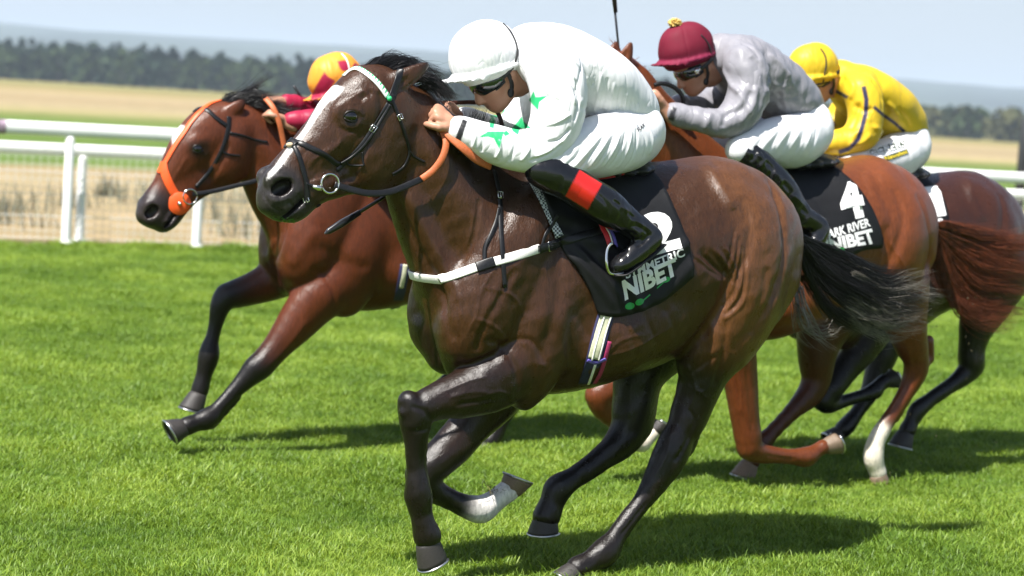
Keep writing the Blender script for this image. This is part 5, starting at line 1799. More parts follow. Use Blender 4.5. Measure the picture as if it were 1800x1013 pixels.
def ring(b, px, py, r, parent, name='bit_ring', off=.012, tr=.0042):
    P, N = b.pts([(px, py)], off); c, n = P[0], N[0]
    n = (n + Vector((0, 1.5, 0))).normalized()
    u = n.orthogonal().normalized(); w = n.cross(u)
    mb = MB(); mb.tube([c + u * (r * math.cos(a)) + w * (r * math.sin(a)) for a in [2 * math.pi * k / 28 for k in range(28)]], tr, 8, closed=True)
    return mb.make(name, M_STEEL, parent)
rg1 = ring(HB1, 577, 323, .034, T_B1, off=.016)
P_, N_ = HB1.pts([(548, 329), (562, 331)], .014)
mb = MB(); mb.tube([P_[0], P_[0].lerp(P_[1], .6), P_[1]], [.007, .011, .010], 10); mb.make('bit_mouthpiece', M_STEEL, T_B1)
mb = MB(); HB1.strap(mb, [(537, 322), (545, 326), (556, 328)], .010, .004, 4, .004); mb.make('bit_strap', M_LEATHER, T_B1)
# reins: black leather, then orange rubber grip up to the hands
def free_strap(name, L, w, m, parent, fr, th=.004, n=8, rnd=False):
    P = spline([fr.P(*p) for p in L], n)
    mb = MB()
    if rnd:
        mb.tube(P, w / 2, 10)
    else:
        view = [(fr.c - p).normalized() for p in P]
        N = [(v + Vector((0, .6, .25))).normalized() for v in view]
        mb.ribbon(P, N, w, th)
    return mb.make(name, m, parent)
free_strap('rein', [(588, 325, .085), (612, 332, .10), (648, 340, .115), (690, 336, .12), (745, 313, .125)], .024, M_LEATHER, T_B1, H1)
free_strap('rein_grip', [(741, 315, .127), (762, 299, .14), (778, 276, .15), (784, 252, .145), (779, 234, .125), (772, 220, .105), (764, 208, .085)], .025, M_ORANGE, T_B1, H1, .008)
free_strap('rein_grip', [(766, 210, .088), (778, 225, .12), (792, 241, .155), (814, 261, .185), (838, 281, .19), (862, 292, .18)], .030, M_ORANGE, T_B1, H1, .008)
free_strap('rein', [(765, 182, -.05), (800, 181, -.08), (830, 180, -.10), (852, 182, -.11), (868, 190, -.12), (878, 205, -.12), (882, 222, -.11), (882, 245, -.10)], .016, M_BROWN_L, T_B1, H1, .006)
strap1('rein', [(563, 372), (572, 372)], .01)

# ---- left horse's bridle
T_B2 = thing('bridle', 'black bridle with a bright orange face strap on the left horse', 'bridle', H2.m, 'racing bridles')
s2 = lambda name, L, w, m=M_LEATHER, th=.004, off=.002: strap1(name, L, w, m, th, off, T_B2, HB2)
s2('face_strap', [(388, 173), (368, 184), (350, 199), (336, 215), (324, 233), (312, 250), (301, 268), (291, 286)], .025, M_BRIGHT_ORANGE)
s2('face_strap', [(288, 284), (289, 300), (295, 318), (304, 336), (314, 352)], .042, M_BRIGHT_ORANGE)
s2('face_strap', [(290, 286), (283, 296), (279, 304)], .026, M_BRIGHT_ORANGE)
P_, N_ = HB2.pts([(315, 358)], .010)
mb = MB(); u_ = N_[0].orthogonal().normalized(); w_ = N_[0].cross(u_)
kk = 24
V_ = [P_[0] + N_[0] * z + (u_ * math.cos(2 * math.pi * k / kk) + w_ * math.sin(2 * math.pi * k / kk)) * r for (z, r) in ((-.010, .054), (-.002, .056), (.001, .053), (.001, 0.012)) for k in range(kk)]
F_ = [(j * kk + k, j * kk + (k + 1) % kk, (j + 1) * kk + (k + 1) % kk, (j + 1) * kk + k) for j in range(3) for k in range(kk)]
mb.add(V_, F_); mb.make('bit_guard', M_BRIGHT_ORANGE, T_B2)
ring(HB2, 331, 345, .036, T_B2, off=.022)
mb = MB(); mb.ball(P_[0] + N_[0] * .006, .011, n=10, m=6); mb.make('bit_mouthpiece', M_STEEL, T_B2)
s2('browband', [(338, 194), (350, 191), (364, 194), (380, 208), (398, 221)], .020)
s2('cheekpiece', [(402, 205), (400, 230), (388, 268), (368, 302), (344, 330)], .020)
s2('throat_lash', [(394, 248), (392, 266), (404, 272), (422, 274)], .010)
s2('loose_strap', [(404, 234), (424, 238), (448, 246), (470, 250)], .012)
free_strap('rein', [(338, 342, .085), (372, 337, .10), (410, 328, .12), (450, 318, .14), (490, 305, .15), (520, 280, .15)], .022, M_LEATHER, T_B2, H2)
free_strap('rein_grip', [(467, 174, .08), (480, 190, .13), (490, 214, .15), (496, 240, .15), (500, 262, .15)], .026, M_ORANGE, T_B2, H2, .008)
mb = MB(); HB2.strap(mb, [(712, 465), (708, 490), (702, 520), (696, 548)], .05, .004, 4, .003); mb.make('girth', M_NAVY, bpy.data.objects['racing_saddle.003'])
mb = MB(); HB2.strap(mb, [(712, 465), (709, 486), (705, 505)], .022, .004, 4, .007); mb.make('girth_strap', M_OLIVE, bpy.data.objects['racing_saddle.003'])
# ---- chestnut and rear bridles, only scraps show
T_B3 = thing('bridle', 'dark leather bridle of the chestnut horse, mostly hidden behind the white jockey', 'bridle', H3.m, 'racing bridles')
s3 = lambda name, L, w, m=M_LEATHER: strap1(name, L, w, m, .004, .002, T_B3, HB3)
s3('headpiece', [(1100, 118), (1092, 140), (1084, 165)], .02)
s3('cheekpiece', [(1084, 165), (1050, 210), (1010, 240)], .018)
free_strap('rein', [(1010, 245, .1), (1080, 250, .15), (1130, 220, .16), (1158, 188, .14)], .02, M_LEATHER, T_B3, H3)
free_strap('rein', [(1150, 150, .10), (1164, 147, .11), (1182, 152, .12), (1196, 164, .12), (1201, 178, .11), (1196, 192, .10)], .022, M_LEATHER, T_B3, H3, rnd=True)
T_B4 = thing('bridle', 'bridle with a pale sheepskin noseband on the horse behind the grey sleeve', 'bridle', H4.m, 'racing bridles')
s4 = lambda name, L, w, m=M_LEATHER: strap1(name, L, w, m, .006, .002, T_B4, HB4)
s4('browband', [(1216, 186), (1228, 182), (1242, 183), (1256, 190)], .022, M_PRINT)
s4('sheepskin_noseband', [(1160, 262), (1172, 262), (1186, 270), (1202, 290)], .045, M_TAN)
s4('cheekpiece', [(1258, 196), (1248, 230), (1225, 262), (1196, 285)], .02)
ring(HB4, 1182, 262, .032, T_B4, off=.02)
free_strap('rein', [(1165, 222, .10), (1175, 240, .11), (1190, 262, .12), (1225, 268, .14)], .02, M_LEATHER, T_B4, H4)

# ---- the same tack on the far side
def mirrored(o, parent):
    me = o.data.copy()
    me.transform(Matrix.Diagonal((1, -1, 1, 1)))
    me.flip_normals()
    c = obj(o.name.split('.')[0], me, parent)
    for ch in list(o.children):
        mirrored(ch, c)
for t_, names in ((T_B1, ('cheekpiece', 'throat_lash', 'bit_ring', 'rein_grip', 'rein')), (T_B2, ('cheekpiece', 'throat_lash', 'bit_ring', 'rein')), (T_S1, ('girth', 'stirrup', 'stirrup_leather', 'chequered_strap')), (T_BG, ('black_band',))):
    for o in list(t_.children):
        if o.name.split('.')[0] in names and not (t_ is T_B1 and o.data.materials[0] is M_BROWN_L):
            mirrored(o, t_)

# ================================================================== the jockeys
M_SKIN = coat_mat('skin', .45, .4, .15, grain=(300, 300, 300), var=.10, big=30)
M_SILK_W = coat_mat('white_silk', .42, .30, .25, grain=(40, 40, 140), var=.03, big=9, crumple=.5)
M_SILK_G = coat_mat('grey_satin', .40, .45, .3, grain=(30, 30, 110), var=.14, big=8, crumple=.6)
M_SILK_Y = coat_mat('yellow_silk', .48, .28, .25, grain=(40, 40, 140), var=.08, big=9, crumple=.42)
M_BREECH = coat_mat('white_breeches', .38, .35, .2, grain=(60, 60, 200), var=.03, big=9, crumple=.22)
M_BOOT = coat_mat('patent_boot', .18, .6, .15, grain=(14, 14, 30), var=.10, big=18, crumple=.32)
M_LENS = mat('goggle_lens', (.006, .012, .013), .07, var=.2, spec=.7, coat=.8)
M_RUBBER = mat('black_rubber', (.012, .012, .013), .5, var=.2)
M_GOLD = mat('gold_wool', (.62, .44, .13), .9, var=.35, nscale=90, bump=1.0)
M_WHIP = mat('whip_shaft', (.012, .012, .014), .32, var=.3, nscale=80, bump=.3, coat=.3)
SK = (.42, .215, .14)
WH = (.75, .75, .765)

def hand_rows(w, d, n, t, curl, col=SK, sc=1.0, spread=1.0):
    """palm, four unequal bent fingers and a thumb; w wrist, d towards the knuckles, n back of the hand, t thumb side"""
    d, n, t = d.normalized(), n.normalized(), t.normalized()
    out = []
    def row(p, r, q=1.0):
        return (p.x, p.y, p.z, r * sc, q, *col)
    K = []
    for i in range(4):
        K.append(w + d * (.088 - .006 * abs(i - 1.2)) * sc + t * (.030 - .0205 * i) * sc * spread)
    out.append(([row(w - d * .05 * sc, .026), row(w, .025), row(w + d * .03 * sc, .024)], .012))
    for i in range(4):
        out.append(([row(w + d * .012 * sc + t * (.016 - .012 * i) * sc, .016), row(K[i] - d * .02 * sc, .0145), row(K[i], .0125)], .010))
    for i, L in enumerate(((.040, .025, .020), (.045, .029, .021), (.041, .027, .020), (.032, .021, .018))):
        p = K[i]; a = 0
        rr = [row(p, .0118)]
        for j, l in enumerate(L):
            a += curl[j]
            p = p + (d * math.cos(a) - n * math.sin(a)) * l * sc
            rr.append(row(p, .0104 - .0012 * j))
        out.append((rr, .004))
    p = w + d * .018 * sc + t * .026 * sc
    q = p + (d * .75 + t * .55 - n * .25).normalized() * .042 * sc
    r_ = q + (d * .9 + t * .05 - n * .45).normalized() * .032 * sc
    u = r_ + (d * .75 - t * .25 - n * .6).normalized() * .026 * sc
    out.append(([row(p, .017), row(q, .0135), row(r_, .0118), row(u, .0092)], .008))
    return out

class Jockey:
    def __init__(s, fr, label, vox, spec, jm, group='jockeys in the race'):
        s.f, s.vox, s.sp = fr, vox, spec
        s.t = thing('person', label, 'jockey', fr.m, group)
        col = spec['silk']
        lower = spec.get('boot', (.007, .007, .008))
        def parts(b, names, c, inf=0.0, k=.03):
            for nm in names:
                if nm in spec:
                    b.chain([(p[0], p[1], p[2], p[3], p[4] if len(p) > 4 else 1.0, p[5] if len(p) > 5 and inf == 0 else c) for p in spec[nm]], k=spec.get('k_' + nm, k), inflate=inf)
        # the body: one skin, from head to feet, mostly under the clothes
        b = Body(fr, vox, .02)
        parts(b, ('torso', 'arm_n', 'arm_f', 'pelvis', 'thigh_n', 'thigh_f', 'shin_n', 'shin_f', 'foot_n', 'foot_f'), SK, -.020)
        s.head(b)
        for h in spec.get('hands', ()):
            w, d, n, t, curl = h
            for rows, k in hand_rows(w, d, n, t, curl):
                b.rows(rows, k, False, 2)
        b.mesh(1)
        s.body = b
        s.jacket = Body(fr, spec.get('cvox', vox), .03)
        parts(s.jacket, ('torso', 'shoulder_n', 'arm_n', 'shoulder_f', 'arm_f', 'collar'), col)
        s.jacket.mesh(2)
        s.breeches = Body(fr, spec.get('cvox', vox), .03)
        parts(s.breeches, ('pelvis', 'thigh_n', 'thigh_f'), WH)
        s.breeches.mesh(2)
        s.boots = []
        for sd in 'nf':
            q = Body(fr, vox, .02)
            parts(q, ('shin_' + sd, 'foot_' + sd), lower, k=.018)
            q.mesh(2)
            s.boots.append(q)
        s.jm = jm
    def hc(s, f, u, l=0.0):
        return s.ho + s.hf * f + s.hu * u + Vector((0, l, 0))
    def head(s, b):
        cx, cy, lat, pitch = s.sp['head']
        o = s.f.P(cx, cy, lat)
        a = R(pitch)
        s.ho = o
        s.hf = Vector((math.cos(a), 0, -math.sin(a)))
        s.hu = Vector((math.sin(a), 0, math.cos(a)))
        c = SK
        def row(f, u, l, r, q=1.0, cc=c):
            p = s.hc(f, u, l)
            return (p.x, p.y, p.z, r, q, *cc)
        HR = (.03, .02, .014)
        b.rows([row(-.02, .03, 0, .088, .86, HR), row(.02, .03, 0, .088, .86, c)], .02)
        b.rows([row(.035, .0, 0, .070, .92), row(.045, -.05, 0, .058, .95), row(.055, -.092, 0, .040, 1.0), row(.068, -.112, 0, .020, 1.2)], .02, n=2)
        for l in (-1, 1):
            b.rows([row(-.03, -.05, .045 * l, .030), row(.02, -.095, .036 * l, .020), row(.062, -.110, .014 * l, .016)], .02, n=2)      # jaw
            b.rows([row(.062, -.035, .042 * l, .024)], .02)              # cheekbone
            b.rows([row(-.012, -.012, .076 * l, .022, .45), row(-.016, -.035, .078 * l, .020, .45), row(-.008, -.058, .072 * l, .012, .5)], .008, n=2)   # ear
            b.rows([row(-.004, -.022, .090 * l, .010, .5)], .006, sub=True)
        b.rows([row(.092, -.008, 0, .011), row(.108, -.038, 0, .011), row(.117, -.056, 0, .0135, 1.15)], .012, n=2)                   # nose
        b.rows([row(.106, -.060, .012, .008), row(.106, -.060, -.012, .008)], .008)
        b.rows([row(.092, -.080, 0, .011, 1.9, (.38, .15, .11)), row(.090, -.092, 0, .011, 1.7, (.38, .15, .11))], .008)                # lips
        b.rows([row(.103, -.086, 0, .003, 7)], .004, sub=True)
        b.rows([row(-.03, -.03, 0, .062, .95), row(-.06, -.085, 0, .058, .95), (*s.f.P(*s.sp['nape'])[:], .054, 1, *c)], .03, n=2)      # neck
    def helmet(s, col, dome, pitch, rx=.139, ru=.128, brim=True, seam=True, cut=.088, mats=None, pom=None, peak=.052):
        fr = s.f
        h = Body(fr, max(s.vox, .005), .01)
        cx, cy, lat = dome
        o = fr.P(cx, cy, lat); a = R(pitch)
        f = Vector((math.cos(a), 0, -math.sin(a))); u = Vector((math.sin(a), 0, math.cos(a)))
        s.ko, s.kf, s.ku, s.kr = o, f, u, (rx, ru)
        def row(x, y, l, r, q=1.0, c=col):
            p = o + f * x + u * y + Vector((0, l, 0))
            return (p.x, p.y, p.z, r, q, *c)
        e = rx - ru
        h.rows([row(-e - .004, 0, 0, ru, .88), row(e, -.002, 0, ru - .002, .88)], .03)
        h.rows([row(-.02, -cut - .45, 0, .45, 2.5)], .008, sub=True)
        if brim:
            for k in range(11):
                g = R(-62 + 124 * k / 10)
                x0, l0 = math.cos(g) * (rx - .02), math.sin(g) * ru * .84
                x1, l1 = math.cos(g) * (rx + peak * math.cos(g) ** .6), math.sin(g) * ru * .90
                dz = -cut + .012 - .016 * (1 - math.cos(g))
                h.rows([row(x0, dz + .014, l0, .007, 1, s.sp.get('peak_col', col)), row(x1, dz + .022 * math.cos(g), l1, .0055, 1, s.sp.get('peak_col', col))], .016)
            # cloth band tied round the bottom
            for k in range(24):
                g0, g1 = 2 * math.pi * k / 24, 2 * math.pi * (k + 1) / 24
                h.rows([row(math.cos(g0) * rx * .985, -cut + .028, math.sin(g0) * ru * .865, .009, 1, s.sp.get('band_col', col)), row(math.cos(g1) * rx * .985, -cut + .028, math.sin(g1) * ru * .865, .009, 1, s.sp.get('band_col', col))], .012)
        h.mesh(2)
        h.start_disp()
        h.noise_disp(.0012, 60, seed=8)
        X = (h.V - np.array(o))
        ang = np.arctan2(X[:, 1], X @ np.array(f)); el = (X @ np.array(u)) / ru
        h.D += -.0022 * np.exp(-((np.mod(ang / (math.pi / 3) + .5, 1) - .5) / .05) ** 2) * (el > -.3)       # panel seams
        h.D += .0010 * np.sin(ang * 46) * np.exp(-((el + .15) / .22) ** 2)                                     # gathers above the band
        h.end_disp()
        s.hel = h
        return h
    def finish(s, hm):
        s.body.make('body', M_SKIN, s.t)
        s.jacket.make('jacket', s.jm, s.t)
        s.breeches.make('breeches', M_BREECH, s.t)
        for q in s.boots:
            q.make('boot', M_BOOT, s.t)
        s.ho_obj = s.hel.make('helmet', hm, s.t)
    def goggles(s, up=-.012, strap=True, vent=False):
        V, F = [], []
        n = 22
        P0 = []
        for i in range(n + 1):
            a = R(-82 + 164 * i / n)
            w = .030 * (1 - .35 * (abs(a) / 1.43) ** 3)
            nose = .012 * math.exp(-(a / .22) ** 2)
            for (k, dz, dr) in ((0, w, -.004), (1, w * .8, .006), (2, 0, .010), (3, -w * .8 + nose, .006), (4, -w + nose, -.004)):
                r1 = .100 + dr; r2 = .084 + dr * .8
                p = s.hc(.006 + r1 * math.cos(a), up + dz, r2 * math.sin(a)); V.append(p)
        for i in range(n):
            for k in range(4):
                F.append((i * 5 + k, (i + 1) * 5 + k, (i + 1) * 5 + k + 1, i * 5 + k + 1))
        g = obj('goggles', mesh_data('goggles', V, F, M_LENS), s.t)
        mb = MB()
        mb.tube([V[i * 5] for i in range(n + 1)], .0045, 6); mb.tube([V[i * 5 + 4] for i in range(n + 1)], .0045, 6)
        mb.make('goggle_rim', M_RUBBER, g)
        for l in (1, -1):
            Pn = [s.hc(.03, up, .086 * l), s.hc(-.01, up + .006, .093 * l), s.hc(-.05, up + .015, .090 * l)]
            mb = MB(); mb.ribbon(spline(Pn, 4), [Vector((0, l, 0))] * 9, .018, .003); mb.make('goggle_strap', M_RUBBER, g)
            if vent:
                mb = MB(); c0 = s.hc(.050, up, .083 * l)
                mb.tube([c0, c0 + Vector((.002, .008 * l, 0))], .016, 14); mb.make('goggle_vent', M_STEEL, g)
    def chin_strap(s):
        for l in (1, -1):
            Pn = [s.hc(-.005, .0, .088 * l), s.hc(.0, -.055, .078 * l), s.hc(.022, -.100, .050 * l), s.hc(.045, -.128, .018 * l), s.hc(.048, -.132, 0)]
            N_ = [Vector((0, l, 0)), Vector((0, l, 0)), Vector((0, .8 * l, -.5)), Vector((0, .4 * l, -1)), Vector((0, 0, -1))]
            mb = MB(); mb.ribbon(spline(Pn, 5), spline(N_, 5), .017, .004)
            q = mb.make('chin_strap', M_RUBBER, s.t)
        mb = MB(); mb.ball(s.hc(.018, -.086, .066), .013, (1.1, .7, 1.4), 10, 6); mb.make('strap_buckle', M_RUBBER, q)
    def on_helmet(s, name, m, ang0, ang1, el, w, r_off=.002, n=20):
        pass

def arc_on(b, L, name, m, parent, w, th=.003, off=.001):
    mb = MB(); b.strap(mb, L, w, th, 6, off); return mb.make(name, m, parent)

def folds(b, Ls, amp, wd):
    for i, L in enumerate(Ls):
        b.crease(L, amp * (1 if i % 2 == 0 else -1), wd)

# ---------------------------------------------------------------- white silks, green stars
V3 = Vector
HP = H1.P
wn = HP(797, 222, .125); kn = HP(758, 188, .085)
wf = HP(800, 204, -.105); kf = HP(768, 184, -.07)
fist = (R(62), R(70), R(45))
J1 = Jockey(H1, 'jockey in white silks with green stars and a white cap on the front horse', .005, dict(
    silk=WH, cvox=.004,
    head=(868, 125, 0, 40), nape=(918, 82, 0),
    torso=[(928, 88, 0, 42, 1.2), (965, 106, 0, 62, 1.5), (1020, 140, 0, 70, 1.4), (1070, 173, 0, 64, 1.25), (1108, 198, 0, 44, 1.35)],
    collar=[(908, 108, 0, 34, 1.1), (930, 96, 0, 42, 1.2)],
    shoulder_n=[(955, 105, .10, 50, 1), (972, 124, .185, 46, 1)],
    shoulder_f=[(955, 105, -.10, 50, 1), (962, 118, -.185, 46, 1)],
    arm_n=[(972, 122, .19, 46, 1), (984, 165, .225, 47, 1), (976, 222, .245, 44, 1), (948, 263, .245, 37, 1), (904, 264, .225, 33, 1), (858, 250, .185, 30, 1), (822, 236, .15, 25, 1), (804, 228, .135, 20, 1)], k_arm_n=.02,
    arm_f=[(962, 118, -.19, 44, 1), (950, 160, -.225, 42, 1), (925, 205, -.25, 38, 1), (895, 238, -.235, 32, 1), (850, 226, -.18, 26, 1), (815, 208, -.12, 20, 1)], k_arm_f=.02,
    pelvis=[(1090, 205, 0, 50, 1.25), (1104, 228, 0, 52, 1.45), (1100, 250, 0, 44, 1.5)],
    thigh_n=[(1108, 242, .10, 50, 1), (1082, 250, .15, 55, 1), (1035, 262, .21, 50, 1), (990, 280, .25, 38, 1), (964, 294, .265, 29, 1)], k_thigh_n=.02,
    thigh_f=[(1108, 242, -.10, 50, 1), (1082, 250, -.15, 55, 1), (1035, 262, -.21, 50, 1), (990, 280, -.25, 40, 1), (955, 296, -.265, 31, 1)],
    shin_n=[(948, 300, .27, 25, 1), (966, 304, .275, 31, 1), (1000, 322, .29, 31, 1), (1036, 346, .305, 31, 1), (1066, 364, .315, 31, 1), (1098, 386, .32, 24, 1), (1120, 401, .325, 21, 1)],
    foot_n=[(1120, 401, .325, 21, 1), (1147, 418, .335, 16, .95), (1130, 434, .34, 19, .9), (1106, 454, .345, 16, 1.1), (1084, 468, .345, 11, 1.4)],
    shin_f=[(948, 300, -.27, 28, 1), (1000, 322, -.29, 31, 1), (1066, 364, -.315, 31, 1), (1122, 402, -.325, 25, 1)],
    foot_f=[(1122, 402, -.325, 25, 1), (1148, 420, -.335, 20, .9), (1104, 457, -.345, 18, 1.1), (1084, 470, -.345, 12, 1.3)],
    hands=[(wn, kn - wn, V3((.15, .55, .85)), V3((.35, .75, -.55)), fist), (wf, kf - wf, V3((.15, -.5, .85)), V3((.35, -.8, -.4)), fist)],
), M_SILK_W)
jk = J1.jacket
jk.start_disp()
folds(jk, [[(985, 130), (1000, 150), (1012, 185)], [(992, 128), (1008, 150), (1016, 175)], [(1004, 200), (980, 215), (955, 222)], [(1004, 225), (985, 245), (960, 250)],
           [(1000, 235), (975, 262), (940, 276)], [(990, 250), (965, 270), (930, 284)], [(925, 240), (930, 262), (915, 285)], [(905, 240), (905, 260), (895, 285)], [(880, 245), (878, 265), (870, 280)],
           [(845, 222), (850, 245), (845, 268)], [(832, 222), (836, 240), (830, 262)], [(965, 190), (940, 200), (918, 215)], [(945, 130), (960, 160), (985, 175)], [(1012, 140), (1018, 175), (1010, 215)], [(975, 100), (990, 112), (1010, 140)], [(940, 60), (970, 75), (1010, 85)], [(950, 75), (985, 92), (1020, 120)]], .0070, .0060)
for i in range(10):
    x0 = 1024 + i * 11; y0 = 86 + i * 9
    folds(jk, [[(x0, y0 + 14), (x0 - 4, y0 + 45), (x0 - 14, y0 + 85)]], .0042 * (1 if i % 2 else -1), .0070)
folds(jk, [[(1030, 205), (1060, 212), (1095, 200)], [(1050, 218), (1085, 214), (1120, 190)], [(1020, 190), (1060, 198), (1100, 186)]], -.006, .010)
jk.noise_disp(.0014, 26, seed=11)
jk.end_disp()
GREEN = (.025, .40, .145)
jk.paint([(841, 242), (857, 231), (886, 231), (884, 240), (878, 263), (868, 244), (858, 241)], GREEN, 1.6)
jk.paint([(884, 234), (890, 229), (897, 236), (888, 240)], GREEN, 1.6)
jk.paint([(899, 226), (908, 216), (917, 204), (921, 214), (935, 226), (914, 227), (911, 238), (901, 231)], GREEN, 1.6)
jk.paint([(938, 160), (942, 171), (964, 168), (948, 180), (946, 195), (936, 184), (930, 176)], GREEN, 1.6)
jk.paint([(868, 190), (889, 194), (880, 203), (872, 208), (864, 200)], GREEN, 1.6)
jk.paint([(862, 202), (872, 205), (868, 226), (860, 224)], GREEN, 1.6)
jk.paint([(813, 209), (822, 213), (809, 252), (799, 247)], (.02, .02, .022), 1.6)
br = J1.breeches
br.start_disp()
for i in range(9):
    folds(br, [[(1118 - i * 9, 226 + i * 2), (1118 - i * 13, 258 + i * 2), (1096 - i * 13, 296)]], .0048 * (1 if i % 2 else -1), .0065)
folds(br, [[(1120, 220), (1135, 245), (1128, 280)], [(1128, 212), (1146, 240), (1140, 272)], [(1010, 240), (990, 258), (985, 290)], [(1000, 250), (975, 270), (968, 296)], [(1040, 245), (1020, 262), (1005, 296)]], -.005, .009)
br.noise_disp(.0016, 34, seed=13)
br.end_disp()
bt = J1.boots[0]
bt.start_disp()
folds(bt, [[(1078, 352), (1092, 366), (1085, 392)], [(1090, 362), (1104, 376), (1098, 402)], [(1100, 372), (1118, 388), (1108, 412)], [(1112, 384), (1130, 400), (1112, 424)], [(1120, 396), (1140, 414), (1118, 434)], [(1105, 400), (1122, 412), (1100, 440)], [(1095, 405), (1110, 425), (1090, 450)]], -.007, .008)
folds(bt, [[(1050, 340), (1070, 365), (1060, 385)], [(985, 300), (992, 325), (982, 340)]], -.004, .010)
bt.end_disp()
bt.paint([(1019, 299), (1058, 323), (1033, 369), (994, 345)], (.62, .018, .014), 1.5, front=False)
mb = MB()
so = [H1.P(1164, 428, .335), H1.P(1146, 444, .34), H1.P(1118, 464, .345), H1.P(1094, 480, .345), H1.P(1080, 482, .345)]
mb.ribbon(spline(so, 5), [Vector((-.35, 0, -1)).normalized()] * 21, [.05] * 5 + [.055] * 5 + [.075] * 6 + [.07, .06, .05, .04, .03], .009)
SOLE = mb
J1.helmet((.77, .77, .78), (850, 97, 0), 20, .139, .130, cut=.082)
J1.finish(M_SILK_W)
SOLE.make('sole', M_RUBBER, [c for c in J1.t.children if c.name.startswith('boot')][0])
arc_on(J1.hel, [(884, 42), (896, 55), (905, 72), (909, 90), (906, 108), (900, 122)], 'elastic', M_RUBBER, J1.ho_obj, .008)
J1.goggles(); J1.chin_strap()
V_, F_, (w_, h_) = text_fill('FLAX', .3, .02)
mp_ = quad_map([(1122, 232), (1134, 222), (1131, 216), (1119, 226)], w_, h_)
P_, N_ = br.pts([mp_(u, v) for u, v in V_], .002)
obj('small_print', mesh_data('small_print', P_, F_, mat('black_print', (.012, .012, .02), .6)), [c for c in J1.t.children if c.name.startswith('breeches')][0])

# ---------------------------------------------------------------- grey silks, maroon cap
HP = H3.P
wn = HP(1170, 194, .145); kn = HP(1148, 163, .12)
wf = HP(1176, 190, -.12); kf = HP(1158, 165, -.10)
GR = (.235, .23, .255)
J3 = Jockey(H3, 'jockey in grey satin silks and a maroon cap with a gold pompom', .0065, dict(
    silk=GR, head=(1220, 112, 0, 32), nape=(1266, 96, 0), band_col=(.20, .018, .055), peak_col=(.15, .009, .028),
    torso=[(1268, 98, 0, 32, 1.2), (1300, 112, 0, 48, 1.5), (1345, 145, 0, 53, 1.35), (1385, 172, 0, 47, 1.25), (1408, 190, 0, 32, 1.3)],
    collar=[(1256, 108, 0, 28, 1.1), (1268, 92, 0, 31, 1.2)],
    shoulder_n=[(1300, 104, .10, 40, 1), (1310, 118, .185, 36, 1)],
    shoulder_f=[(1300, 104, -.10, 40, 1), (1306, 116, -.185, 36, 1)],
    arm_n=[(1308, 116, .19, 37, 1), (1318, 148, .225, 36, 1), (1306, 188, .245, 33, 1), (1278, 216, .245, 26, 1), (1246, 214, .225, 22, 1), (1210, 206, .18, 19, 1), (1184, 200, .155, 15, 1)], k_arm_n=.02,
    arm_f=[(1306, 116, -.19, 36, 1), (1290, 148, -.225, 34, 1), (1255, 180, -.24, 28, 1), (1220, 190, -.20, 22, 1), (1186, 188, -.135, 17, 1)], k_arm_f=.02,
    pelvis=[(1395, 196, 0, 38, 1.3), (1408, 222, 0, 44, 1.5), (1404, 246, 0, 40, 1.5)],
    thigh_n=[(1412, 240, .10, 44, 1), (1392, 248, .15, 46, 1), (1350, 250, .21, 39, 1), (1318, 258, .25, 31, 1), (1298, 264, .265, 24, 1)], k_thigh_n=.02,
    thigh_f=[(1412, 240, -.10, 44, 1), (1380, 248, -.15, 42, 1), (1310, 250, -.20, 36, 1), (1250, 254, -.22, 30, 1), (1222, 262, -.22, 25, 1)],
    shin_n=[(1300, 262, .27, 20, 1), (1314, 272, .28, 25, 1), (1345, 300, .30, 25, 1), (1376, 332, .315, 24, 1), (1398, 362, .32, 19, 1), (1412, 382, .325, 19, 1)],
    foot_n=[(1412, 382, .325, 19, 1), (1440, 398, .335, 16, .9), (1438, 414, .34, 16, .9), (1428, 430, .345, 12, 1.2)],
    shin_f=[(1226, 262, -.23, 22, 1), (1270, 300, -.29, 24, 1), (1320, 350, -.31, 22, 1)],
    foot_f=[(1320, 350, -.31, 19, 1), (1345, 370, -.33, 15, 1), (1320, 395, -.34, 12, 1.2)],
    hands=[(wn, kn - wn, V3((.35, .45, .8)), V3((.55, .55, .6)), (R(70), R(75), R(45))), (wf, kf - wf, V3((.15, -.5, .85)), V3((.35, -.8, .4)), fist)],
), M_SILK_G)
jk = J3.jacket
jk.start_disp()
folds(jk, [[(1290, 150), (1310, 180), (1320, 205)], [(1362, 110), (1352, 150), (1360, 190)], [(1385, 125), (1378, 160), (1384, 200)], [(1320, 100), (1338, 125), (1345, 160)], [(1335, 130), (1365, 150), (1395, 150)], [(1345, 150), (1375, 170), (1405, 170)], [(1340, 170), (1370, 190), (1410, 190)], [(1330, 190), (1365, 205), (1400, 205)], [(1270, 120), (1285, 150), (1300, 165)], [(1320, 160), (1310, 185), (1290, 200)], [(1330, 150), (1325, 185), (1300, 215)], [(1290, 195), (1275, 205), (1270, 225)], [(1250, 198), (1245, 212), (1240, 228)], [(1300, 75), (1320, 85), (1335, 105)], [(1350, 95), (1375, 120), (1400, 160)]], .009, .014)
jk.noise_disp(.0034, 26, (1, 1, .6), seed=15); jk.noise_disp(.0018, 70, seed=16)
jk.end_disp()
jk.paint([(1181, 188), (1190, 190), (1184, 214), (1174, 210)], (.03, .03, .035), 2)
br = J3.breeches
br.start_disp()
for i in range(9):
    folds(br, [[(1436 - i * 10, 226), (1428 - i * 12, 256), (1408 - i * 12, 288)]], .005 * (1 if i % 2 else -1), .010)
br.noise_disp(.0018, 34, seed=17)
br.end_disp()
bt = J3.boots[0]
bt.start_disp()
